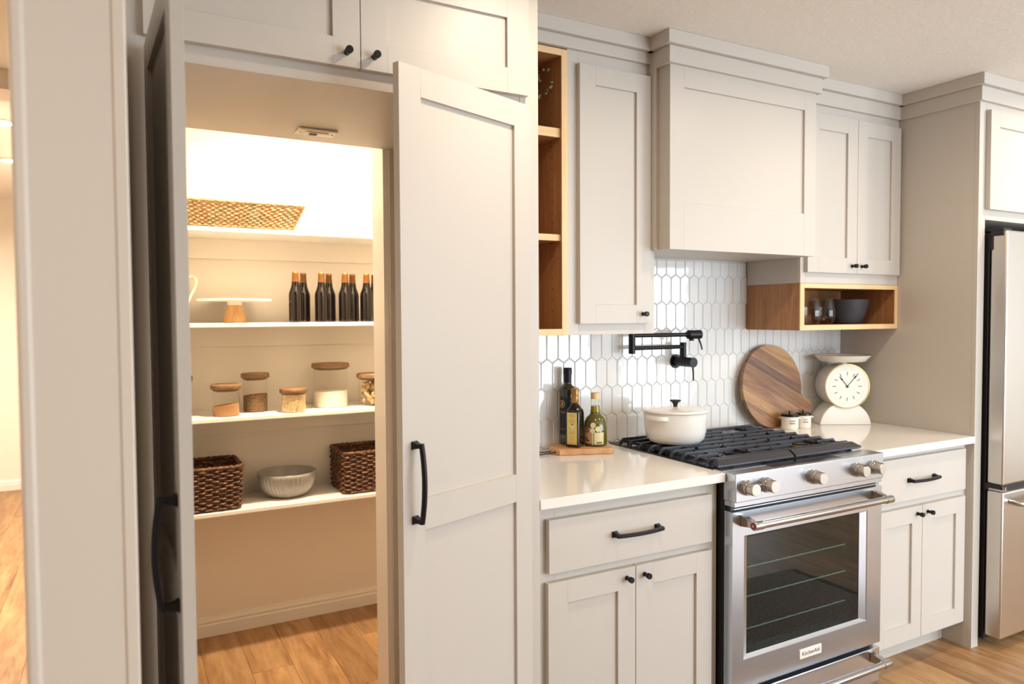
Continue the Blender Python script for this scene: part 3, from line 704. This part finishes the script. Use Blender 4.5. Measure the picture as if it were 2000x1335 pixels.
crock((1.014, -.130, .9145), 'cream crock with black lid lettered SALT beside the board handle', 'SALT', .034)
# serving board under the oil bottles
O = thing('serving_board', 'small thick light-wood board with a black cord loop under the oil bottles', 'serving board', (-.20, -.1, .9145))
pts = [(-.325, -.085), (-.312, -.135)]
wav = random.Random(3)
for k in range(12): t = k/11; pts.append((-.312+.192*t, -.138-.066*t+.004*math.sin(k*1.7)))
pts += [(-.108, -.195), (-.060, -.055), (-.066, -.046), (-.262, .0-.012), (-.275, -.016)]
m = MB(); m.prism(pts, .9145, .9360); m.build('board', 'beech', O, bevel=.003)
m = MB(); m.tube([(-.300, -.10, .928), (-.335, -.085, .922), (-.40, -.055, .9185), (-.47, -.03, .9185), (-.50, -.045, .9185), (-.48, -.075, .9185), (-.40, -.098, .9185), (-.34, -.112, .921), (-.302, -.122, .928)], .0026, 8); m.build('cord_loop', 'leather', O)
# oil bottles
def superring(r, sq, n=32):
    out = []
    for k in range(n):
        t = 2*PI*k/n; c, s = math.cos(t), math.sin(t); e = 2/sq
        out.append((r*math.copysign(abs(c)**e, c), r*math.copysign(abs(s)**e, s)))
    return out
def sq_bottle(name, loc, rot, prof, mats, label):
    loc = Vector(loc); O = thing(name, label, 'bottle', loc); T = Matrix.Translation(loc) @ Matrix.Rotation(rot, 4, 'Z')
    for part, mat, rows in prof:
        m = MB(); m.T = T; m.rings([[(a, b, z) for a, b in superring(r, sq)] for r, sq, z in rows]); m.build(part, mat, O, smooth=50)
    return O, T
def facing(loc): return math.atan2(CAM.y-loc[1], CAM.x-loc[0])+PI/2
lf = (-.222, -.106, .9362); rf = facing(lf)-.42
O, T = sq_bottle('oil_bottle', lf, rf, [
  ('glass_body', 'dark_oil', [(.026, 5, 0), (.0285, 6, .003), (.0285, 6, .128), (.026, 5, .142), (.018, 3, .156), (.013, 2, .164), (.012, 2, .172)]),
  ('cap', 'gold_cap', [(.0135, 2, .168), (.0145, 2, .170), (.0140, 2, .196), (.0135, 2, .197), (.0150, 2, .198), (.0150, 2, .219), (.0135, 2, .222)])], None,
  'dark square oil bottle with yellow label and gold cap on the serving board')
m = MB(); m.T = T; m.box(-.020, .020, -.0293, -.0283, .012, .132); lb = m.build('label', 'label_yellow', O, bevel=.0003)
TL = T @ frame((0, -.0294, 0), (1, 0, 0), (0, 0, 1), (0, -1, 0))
text('lettering', 'IOI', .017, 'gold_ink', lb, TL @ Matrix.Translation((0, .121, 0)))
m = MB(); m.T = TL
for z, w in ((.105, .010), (.100, .014), (.095, .010), (.058, .012), (.053, .010), (.018, .015)): m.box(-w, w, z-.0009, z+.0009, -.0001, .0002)
m.build('small_print', 'gold_ink', lb)['kind'] = 'stuff'
m = MB(); m.T = TL; m.lathe([(.0095, -.0001), (.0095, .0002)], 20, (0, .078, 0)); m.build('fruit_print', 'label_cream', lb)
m = MB(); m.T = TL; m.prism([(-.003, .086), (.001, .084), (.006, .090), (.001, .091)], 0, .0004); m.prism([(-.010, .071), (-.006, .070), (-.008, .076)], 0, .0004); m.build('leaf_print', 'leaf_ink', lb)
m = MB(); m.T = TL; m.lathe([(.0075, 0), (.0075, .0002), (.0062, .0002), (.0062, 0)], 20, (0, .036, 0), cap=False); m.build('seal_print', 'gold_ink', lb)
lt = (-.212, -.040, .9362)
O = thing('oil_bottle', 'tall dark green oil bottle with black label and black cap behind the yellow-labelled one', 'bottle', lt)
m = MB(); m.lathe([(.028, 0), (.031, .003), (.031, .212), (.029, .220), (.018, .228), (.0145, .234), (.0140, .250)], 36, lt); m.build('glass_body', 'dark_green', O)
m = MB(); m.lathe([(.0148, .240), (.0150, .270), (.0163, .271), (.0163, .294), (.015, .296), (.001, .296)], 28, lt); m.build('cap', 'black_metal', O)
m = MB(); fa = facing(lt)-PI/2; m.lathe([(.0313, .04), (.0313, .185)], 20, lt, a0=fa-1.3, a1=fa+1.3); lb = m.build('label', 'label_black', O)
m = MB(); m.T = frame(Vector(lt)+V(math.cos(fa-.75)*.0317, math.sin(fa-.75)*.0317, .158), (-math.sin(fa-.75), math.cos(fa-.75), 0), (0, 0, 1), (math.cos(fa-.75), math.sin(fa-.75), 0))
m.lathe([(.0145, -.0005), (.0145, .0006), (.0115, .0006), (.0115, -.0005)], 24, cap=False); m.prism([(-.006, -.008), (.004, -.007), (.006, .006), (0, .009), (-.004, .004)], -.0004, .0005); m.build('emblem', 'gold_ink', lb)
m = MB()
for z in (.128, .123, .06, .03): m.lathe([(.0316, z), (.0316, z+.0015)], 10, lt, a0=fa-1.1, a1=fa-.35)
m.build('small_print', 'gold_ink', lb)['kind'] = 'stuff'
lj = (-.137, -.118, .9362)
O = thing('oil_jug', 'round-bodied olive oil jug with small glass loop handle and pale cork-coloured cap', 'bottle', lj)
m = MB(); m.lathe([(.038, 0), (.043, .004), (.0445, .02), (.045, .070), (.042, .092), (.034, .108), (.024, .117), (.0195, .122), (.0185, .133), (.0165, .150)], 40, lj); m.build('glass_body', 'olive_oil', O)
m = MB(); m.lathe([(.0188, .1215), (.0187, .134), (.0166, .151)], 32, lj, cap=False); m.build('neck_oil', 'olive_light', O)
m = MB(); m.lathe([(.0168, .150), (.0150, .163), (.0150, .174), (.0165, .176), (.0150, .178), (.0150, .182)], 32, lj, cap=False); m.build('neck_glass', 'clear_glass', O)
m = MB(); m.lathe([(.0165, .178), (.0165, .200), (.0150, .202), (.001, .202)], 28, lj); m.build('cap', 'cork_cap', O)
fa = facing(lj)-PI/2
def onc(r, ang, z): return Vector(lj)+V(r*math.cos(ang), r*math.sin(ang), z)
m = MB(); rs = fa+1.25; m.tube([onc(.016, rs, .166), onc(.026, rs, .167), onc(.031, rs, .155), onc(.029, rs, .140), onc(.021, rs, .128)], .0032, 8); m.build('loop_handle', 'clear_glass', O)
m = MB(); m.lathe([(.0452, .012), (.0458, .072)], 16, lj, a0=fa-1.4, a1=fa-.15); lb = m.build('label', 'label_tan', O)
m = MB(); m.lathe([(.0456, .010), (.0460, .055)], 12, lj, a0=fa-.1, a1=fa+.75); lb2 = m.build('label', 'label_cream', O)
def disc(ang, z, r, mat, par, nm, rad=.0464):
    m = MB(); m.T = frame(onc(rad, ang, z), (-math.sin(ang), math.cos(ang), 0), (0, 0, 1), (math.cos(ang), math.sin(ang), 0)); m.lathe([(r, -.001), (r, .0006)], 20); return m.build(nm, mat, par)
disc(fa-.18, .082, .0105, 'label_cream', lb, 'tree_print', .0452); disc(fa-.22, .062, .0095, 'label_cream', lb, 'tree_print'); disc(fa+.22, .068, .0105, 'label_cream', lb2, 'tree_print')
m = MB(); m.lathe([(.0462, .008), (.0462, .055)], 3, lj, a0=fa-.26, a1=fa-.17); m.build('trunk_print', 'label_cream', lb)
m = MB(); m.lathe([(.0463, .014), (.0463, .018)], 8, lj, a0=fa+.1, a1=fa+.6); m.lathe([(.0460, .022), (.0460, .026)], 8, lj, a0=fa-.95, a1=fa-.5); m.lathe([(.0460, .030), (.0460, .034)], 8, lj, a0=fa-.95, a1=fa-.7); m.build('lettering', 'ink', lb)
m = MB(); m.T = frame(onc(.0462, fa-.75, .062), (-math.sin(fa-.75), math.cos(fa-.75), 0), (0, 0, 1), (math.cos(fa-.75), math.sin(fa-.75), 0)); m.lathe([(.0085, 0), (.0085, .0006), (.0055, .0006), (.0055, 0)], 20, cap=False); m.build('letter_ring', 'ink', lb)

# ------------------------------------------------------------------ things in the oak cubbies
def stemless(loc, label):
    loc = Vector(loc); m = MB()
    m.lathe([(.001, .003), (.024, .003), (.034, .014), (.0415, .038), (.0405, .065), (.034, .098), (.0305, .114), (.0315, .1145), (.035, .099), (.0417, .066), (.0428, .038), (.035, .012), (.025, .0005), (.001, .0003)], 40, (0, 0, 0), cap=False)
    o = m.build('stemless_glass', 'drink_glass'); o.location = loc; return tag(o, label, 'glass', 'stemless glasses in the oak cubby')
stemless((.935, -.232, 1.388), 'clear stemless wine glass against the end wall of the oak cubby')
stemless((1.050, -.215, 1.388), 'clear stemless wine glass next to the dark bowl in the oak cubby')
m = MB(); m.lathe([(.060, 0), (.072, .004), (.095, .05), (.108, .112), (.106, .114), (.104, .112), (.09, .05), (.066, .012), (.001, .010)], 48)
o = m.build('bowl', 'charcoal_ceramic'); o.location = (1.285, -.135, 1.3882); tag(o, 'matte charcoal bowl in the oak cubby beside the glasses', 'bowl')
wg = (-.488, -.185, 1.711)
O = thing('wine_glass', 'clear stemmed wine glass on the oak shelf under the twigs', 'glass', wg)
m = MB(); m.lathe([(.036, 0), (.036, .002), (.006, .006), (.0035, .02), (.0035, .12), (.006, .128), (.03, .142), (.050, .175), (.055, .205), (.051, .240), (.046, .268), (.0452, .268), (.050, .240), (.054, .205), (.049, .176), (.029, .144), (.001, .132)], 36, wg, cap=False); m.build('glass_bowl', 'drink_glass', O)
vl = V(-.545, -.165, 2.071)
O = thing('twig_vase', 'dark vase of thin leafy twigs on the top oak shelf', 'vase', vl)
m = MB(); m.lathe([(.03, 0), (.045, .004), (.058, .035), (.056, .062), (.04, .085), (.022, .098), (.020, .108), (.024, .112), (.021, .112), (.017, .1), (.001, .02)], 32, vl); m.build('vase_body', 'vase_dark', O)
rng = random.Random(12); tw = MB(); lf_ = MB()
for k in range(9):
    aa = rng.uniform(-.9, .9); L = rng.uniform(.10, .19); p = vl+V(0, 0, .10); dirv = V(math.cos(aa)*rng.uniform(.5, .95), math.sin(aa)*.5-.15, rng.uniform(.25, .8)).normalized(); pts = [p]
    if k == 0: dirv = V(.9, -.2, .25).normalized(); L = .20
    if k == 1: dirv = V(.8, -.15, .62).normalized(); L = .20
    for j in range(5):
        dirv = (dirv+V(rng.uniform(-.2, .2), rng.uniform(-.2, .2), rng.uniform(-.18, .12))).normalized(); p = p+dirv*L/5
        if p.z > 2.30: p.z = 2.30
        p.x = min(p.x, -.415); pts.append(p.copy())
        for q in range(3 if j else 1):
            c = p+V(rng.uniform(-.012, .012), rng.uniform(-.012, .012), rng.uniform(-.012, .012)); n1 = V(rng.uniform(-1, 1), rng.uniform(-1, 1), rng.uniform(-1, 1)).normalized(); n2 = n1.orthogonal().normalized(); n3 = n1.cross(n2)
            if c.x > -.408 or c.z > 2.305: continue
            lf_.rings([[c+n2*.0075*math.cos(t)+n3*.0045*math.sin(t)+n1*h for t in [2*PI*i/6 for i in range(6)]] for h in (0, .0006)])
    tw.tube(pts, [.0016, .0014, .0012, .001, .0008, .0006], 5)
tw.build('twigs', 'twig', O)
o = lf_.build('leaves', 'leaf', O); o['kind'] = 'stuff'

# ------------------------------------------------------------------ the pantry
SH = [(1.803, 'topmost white pantry shelf carrying the pale seagrass basket'), (1.411, 'white pantry shelf carrying the cake stand and brown bottles'), (1.020, 'white pantry shelf carrying the wooden-lidded jars'), (.630, 'lowest white pantry shelf carrying dark baskets and grey bowl')]
for z, lab in SH:
    O = thing('pantry_shelf', lab, 'shelf', (-.8, .93, z-.02), 'white shelves on the pantry back wall')
    bx('board', 'shelf_white', O, -1.723, .199, .782, 1.0845, z-.019, z, bevel=.0035, seg=3); bx('cleat', 'pantry_paint', O, -1.723, .199, 1.066, 1.0845, z-.108, z-.019, bevel=.001)
def basket(name, label, x0, x1, y0, y1, z0, h, flare, mat, pitch, amp, stake, rr, hand=False):
    O = thing(name, label, 'basket', ((x0+x1)/2, (y0+y1)/2, z0)); cx, cy = (x0+x1)/2, (y0+y1)/2
    rad = .03
    def path(off, f, n):
        hx, hy = (x1-x0)/2+f+off, (y1-y0)/2+f+off; seg = [(hx-rad, -hy, hx-rad, hy)]
        per = [2*(hx-rad), PI/2*rad, 2*(hy-rad), PI/2*rad]*2; tot = sum(per); out = []
        for i in range(n):
            s = tot*i/n; k = 0
            while s > per[k] and k < 7: s -= per[k]; k += 1
            q = k//2; corner = k % 2; u = s/per[k]
            base = [((-hx+rad, -hy), (1, 0)), ((hx, -hy+rad), (0, 1)), ((hx-rad, hy), (-1, 0)), ((-hx, hy-rad), (0, -1))][q]
            if not corner: out.append((base[0][0]+base[1][0]*s, base[0][1]+base[1][1]*s))
            else:
                cc = [(hx-rad, -hy+rad), (hx-rad, hy-rad), (-hx+rad, hy-rad), (-hx+rad, -hy+rad)][q]; a_ = [-PI/2, 0, PI/2, PI][q]+u*PI/2
                out.append((cc[0]+rad*math.cos(a_), cc[1]+rad*math.sin(a_)))
        return out
    per = 2*(x1-x0+y1-y0); nst = int(per/stake/2)*2; rows = int(h/pitch); m = MB(); rg = random.Random(4)
    for r in range(rows):
        z = z0+pitch*(r+.5)+rr*.75; f = flare*(r/rows)
        A, B = path(amp, f, nst*2), path(-amp, f, nst*2); pts = []
        for i in range(nst*2):
            w = .5+.5*math.sin(PI*(i/2+r)+.3); w += rg.uniform(-.15, .15)
            pts.append((cx+B[i][0]*(1-w)+A[i][0]*w, cy+B[i][1]*(1-w)+A[i][1]*w, z+rg.uniform(-1, 1)*pitch*.13))
        m.tube(pts, [rr*rg.uniform(.8, 1.15) for _ in pts], 5, loop=True)
    o = m.build('weave', mat, O, smooth=60); o['kind'] = 'stuff'
    m = MB()
    pts = path(0, flare, 160); R_ = []
    m.tube([(cx+a, cy+b, z0+h+rr*.4+.001*math.sin(i*1.6)) for i, (a, b) in enumerate(pts)], [rr*1.5*(1+.16*math.sin(i*2.1)) for i in range(160)], 7, loop=True); m.build('rim', mat, O, smooth=60)
    m = MB(); a, b = path(-.002, 0, 60), path(-.002, flare, 60)
    m.rings([[(cx+x_, cy+y_, z0+.002) for x_, y_ in a], [(cx+x_, cy+y_, z0+h) for x_, y_ in b]], cap=False); m.f.append(list(range(60))); m.build('liner', mat, O)
    return O
basket('seagrass_basket', 'low pale seagrass tray basket on the topmost pantry shelf', -1.56, -1.066, .79, 1.03, 1.804, .10, .040, 'seagrass', .0078, .0030, .014, .0050)
basket('wicker_basket', 'dark brown wicker basket on the lowest pantry shelf beside the open left door', -1.62, -1.30, .80, 1.045, .6305, .176, .006, 'wicker', .0105, .0045, .026, .0062)
basket('wicker_basket', 'dark brown wicker basket on the lowest pantry shelf behind the right door edge', -.855, -.53, .812, 1.055, .6305, .182, .004, 'wicker', .0105, .0045, .026, .0062)
bl = V(-1.082, .948, .6305)
O = thing('ribbed_bowl', 'grey glazed bowl with ribbed sides between the wicker baskets', 'bowl', bl)
R_ = []
def bring(r, z, amp, n=320): return [(bl.x+(r+1.5*amp*math.cos(40*2*PI*k/n))*math.cos(2*PI*k/n), bl.y+(r+1.5*amp*math.cos(40*2*PI*k/n))*math.sin(2*PI*k/n), bl.z+z) for k in range(n)]
m = MB(); m.rings([bring(r, z, a) for r, z, a in ((.062, 0, 0), (.075, .003, 0), (.093, .015, .0012), (.108, .035, .002), (.119, .062, .002), (.125, .085, .0015), (.1275, .096, 0), (.1285, .108, 0), (.126, .110, 0), (.123, .106, 0), (.115, .06, 0), (.09, .022, 0), (.05, .012, 0), (.002, .011, 0))]); m.build('bowl_body', 'ceramic_grey', O, smooth=60)
# beer bottles
pr = [(.026, 0), (.029, .003), (.0295, .010), (.0295, .118), (.028, .130), (.022, .146), (.0175, .160), (.0155, .178)]
B = thing('beer_bottle', 'x', 'bottle', (0, 0, 0))
m = MB(); m.lathe(pr, 28); m.build('bottle_body', 'beer_glass', B)
m = MB(); m.lathe([(.0156, .177), (.0135, .205), (.0140, .207), (.0140, .211), (.0125, .213), (.0125, .217)], 24); m.build('bottle_neck', 'beer_neck', B)
m = MB(); m.lathe([(.0145, .214), (.0142, .2185), (.0125, .221), (.001, .2212)], 21); m.build('cap', 'gold_cap', B)
front_row = [(-1.050, .862), (-.936, .862), (-.829, .862), (-.729, .862)]; back_row = [(-1.000, .935), (-.884, .935), (-.774, .935), (-.668, .935)]
where = ('next to the cake stand', 'second from the cake stand', 'third from the cake stand', 'farthest from the cake stand')
first = True
for row, lab in ((front_row, 'front-row brown glass bottle with amber neck, '), (back_row, 'brown glass bottle standing behind the front row, ')):
    for (x_, y_), wh in zip(row, where):
        gr = 'brown bottles on the pantry shelf'
        if first: B.location = (x_, y_, 1.4113); B['label'] = lab+wh; B['group'] = gr; first = False
        else: copy_tree(B, (x_, y_, 1.4113), lab+wh, gr)
# cake stand
cs = V(-1.294, .936, 1.4113)
O = thing('cake_stand', 'white cake stand with a tapered wooden foot beside the brown bottles', 'cake stand', cs)
m = MB(); m.lathe([(.047, 0), (.049, .003), (.034, .068), (.030, .076)], 36, cs); m.build('foot', 'foot_wood', O)
m = MB(); m.lathe([(.030, .0755), (.031, .091)], 32, cs); m.build('collar', 'ceramic_white', O)
m = MB(); m.lathe([(.03, .090), (.150, .092), (.154, .096), (.153, .101), (.148, .102), (.001, .101)], 56, cs); m.build('plate', 'ceramic_white', O)
pl = V(-1.545, .93, 1.4113)
O = thing('pitcher', 'white ceramic pitcher on the cake stand shelf, only its handle showing past the door', 'pitcher', pl)
m = MB(); m.lathe([(.05, 0), (.055, .004), (.064, .05), (.060, .10), (.048, .15), (.050, .19), (.056, .205), (.053, .205), (.045, .15), (.055, .08), (.001, .01)], 36, pl); m.build('pitcher_body', 'ceramic_white', O)
m = MB(); m.tube([pl+V(a, 0, b) for a, b in ((.045, .165), (.062, .192), (.085, .200), (.098, .188), (.100, .168), (.092, .145), (.078, .118), (.062, .075), (.058, .06))], [.006, .006, .006, .006, .006, .0055, .0055, .005, .005], 10); m.build('handle', 'ceramic_white', O)
# jars
def jar(loc, r, h, lidr, label, fill=None, fmat=None, tilt=.0, lidh=.021):
    loc = Vector(loc); O = thing('storage_jar', label, 'jar', loc)
    gh = h-lidh
    m = MB(); m.lathe([(r*.96, 0), (r, .003), (r, gh)], 40, loc, cap=False); m.build('glass_body', 'clear_glass', O)
    m = MB(); m.lathe([(r*.80, gh-.009), (r*.80, gh), (lidr*.97, gh+.0005), (lidr, gh+.003), (lidr, gh+lidh-.003), (lidr*.97, gh+lidh), (.001, gh+lidh)], 44, loc); l = m.build('lid', 'lid_wood', O)
    m = MB(); m.lathe([(r*.80, gh-.007), (r*.97, gh-.006), (r*.97, gh-.003), (r*.80, gh-.002)], 36, loc, cap=False); m.build('seal', 'grey_ink', l)
    if fill:
        n = 40; rr = r*.975; dv = V(cr.x, cr.y, 0)
        top = []
        for k in range(n):
            t = 2*PI*k/n; q = V(rr*math.cos(t), rr*math.sin(t), 0); top.append((loc.x+q.x, loc.y+q.y, loc.z+fill+tilt*q.dot(dv)))
        mid = [(loc.x+(a-loc.x)*.5, loc.y+(b-loc.y)*.5, loc.z+fill+(c-loc.z-fill)*.5+.002) for a, b, c in top]
        m = MB(); m.rings([[(loc.x+rr*math.cos(2*PI*k/n), loc.y+rr*math.sin(2*PI*k/n), loc.z+.002) for k in range(n)], top, mid]); o = m.build('contents', fmat, O, smooth=35); o['kind'] = 'stuff'
    return O
Z3 = 1.0203
jar((-1.345, .862, Z3), .0535, .132, .0615, 'glass jar with wooden lid and orange-brown powder', .045, 'powder_orange', .10)
jar((-1.213, .948, Z3), .0515, .168, .0595, 'tall slim glass jar with wooden lid, half full of brown seeds', .073, 'seeds', .08)
jar((-1.070, .842, Z3), .0520, .103, .0590, 'short glass jar with wooden lid full of rolled oats', .077, 'oats')
jar((-.878, .950, Z3), .0775, .200, .0860, 'large glass jar with wooden lid and white flour', .072, 'flour', .03)
jar((-1.540, .900, Z3), .0620, .170, .0700, 'glass jar with wooden lid mostly hidden by the open left door', .06, 'seeds')
O = jar((-.690, .885, Z3), .0730, .150, .0815, 'wide glass jar with wooden lid full of large pale pasta')
rng = random.Random(9); m = MB(); jl = V(-.690, .885, Z3)
for k in range(120):
    rr = .058*math.sqrt(rng.random()) if k % 3 else .058; t = rng.uniform(0, 2*PI); c = jl+V(rr*math.cos(t), rr*math.sin(t), .014+.098*rng.random())
    n1 = V(math.cos(t), math.sin(t), rng.uniform(-.4, .4)).normalized(); a_ = rng.uniform(0, PI); e1 = n1.orthogonal().normalized(); e1 = (Matrix.Rotation(a_, 3, n1) @ e1); e2 = n1.cross(e1)
    R_ = []
    for u, w in ((-1, .15), (-.6, .8), (0, 1), (.6, .8), (1, .15)):
        R_.append([c+e1*.017*u+e2*.0075*w*math.cos(q)+n1*(.0035*w*math.sin(q)-.003*u*u) for q in [2*PI*i/6 for i in range(6)]])
    m.rings(R_)
o = m.build('contents', 'pasta', O, smooth=60); o['kind'] = 'stuff'
# jamb switch under the passage soffit
sw = V(-1.205, -.195, 1.9894)
O = thing('door_switch', 'small cream jamb switch plate under the passage soffit', 'switch', sw)
bx('plate', 'plastic_white', O, sw.x-.057, sw.x+.057, sw.y-.035, sw.y+.035, sw.z-.007, sw.z, bevel=.003)
bx('rocker', 'plastic_white', O, sw.x-.033, sw.x+.033, sw.y-.0165, sw.y+.0165, sw.z-.010, sw.z-.007, bevel=.001)
bx('plunger', 'grey_ink', O, sw.x-.022, sw.x+.0, sw.y-.008, sw.y+.008, sw.z-.013, sw.z-.010, bevel=.001)
for s in (-1, 1):
    m = MB(); m.lathe([(.003, -.0085), (.003, -.0068)], 10, (sw.x+s*.047, sw.y, sw.z)); m.build('screw', 'chrome', O)
# recessed lights
def can(x, y, power, color, label, group, spread=PI*.92):
    O = thing('recessed_light', label, 'ceiling light', (x, y, CEIL), group)
    m = MB(); m.lathe([(.060, -.0005), (.085, -.0005), (.088, -.004), (.084, -.007), (.062, -.005)], 40, (x, y, CEIL), cap=False); m.build('trim_ring', 'can_trim', O)
    m = MB(); m.lathe([(.0615, -.0008), (.0615, -.003)], 32, (x, y, CEIL)); m.build('lens', 'lamp_lens', O)
    a = area('lamp', (x, y, CEIL-.012), .12, .12, power, color, shape='DISK', spread=spread); a.parent = O; a.location = (0, 0, -.012)
for (x_, y_), wh in zip(CANS, ('in front of the pantry doors', 'in front of the range hood', 'in front of the refrigerator', 'by the windows, opposite the pantry', 'by the windows, opposite the hood', 'by the windows, opposite the refrigerator')):
    can(x_, y_, CAN_W, WARM, 'recessed ceiling light '+wh, 'recessed kitchen ceiling lights')
for (x_, y_), wh, pw in zip(HALLCANS, ('just beyond the hallway beam', 'closest to the hallway end wall', 'over the hallway entrance', 'added out of view to brighten the wall end beside the pantry'), (1, 1, .5, .2)):
    can(x_, y_, HALL_W*pw, HALLC, 'recessed ceiling light '+wh, 'recessed hallway ceiling lights')
can(-1.0, .44, PANTRY_W, WARM2, 'recessed ceiling light inside the pantry', None)
# rug in front of the stove (seen in the oven glass)
O = thing('rug', 'dark grey woven rug with pale fringe on the floor before the stove', 'rug', (.45, -1.45, 0))
bx('rug_field', 'rug_wool', O, -.45, 1.52, -1.75, -1.03, .0005, .011, bevel=.003)
m = MB(); rng = random.Random(2)
for xs, s in ((1.52, 1), (-.45, -1)):
    for k in range(64):
        y = -1.745+k*.0111; m.tube([(xs-.004*s, y, .006), (xs+.03*s, y+rng.uniform(-.006, .006), .005), (xs+.06*s, y+rng.uniform(-.012, .012), .0035)], .0026, 5)
o = m.build('fringe', 'fringe', O); o['kind'] = 'stuff'
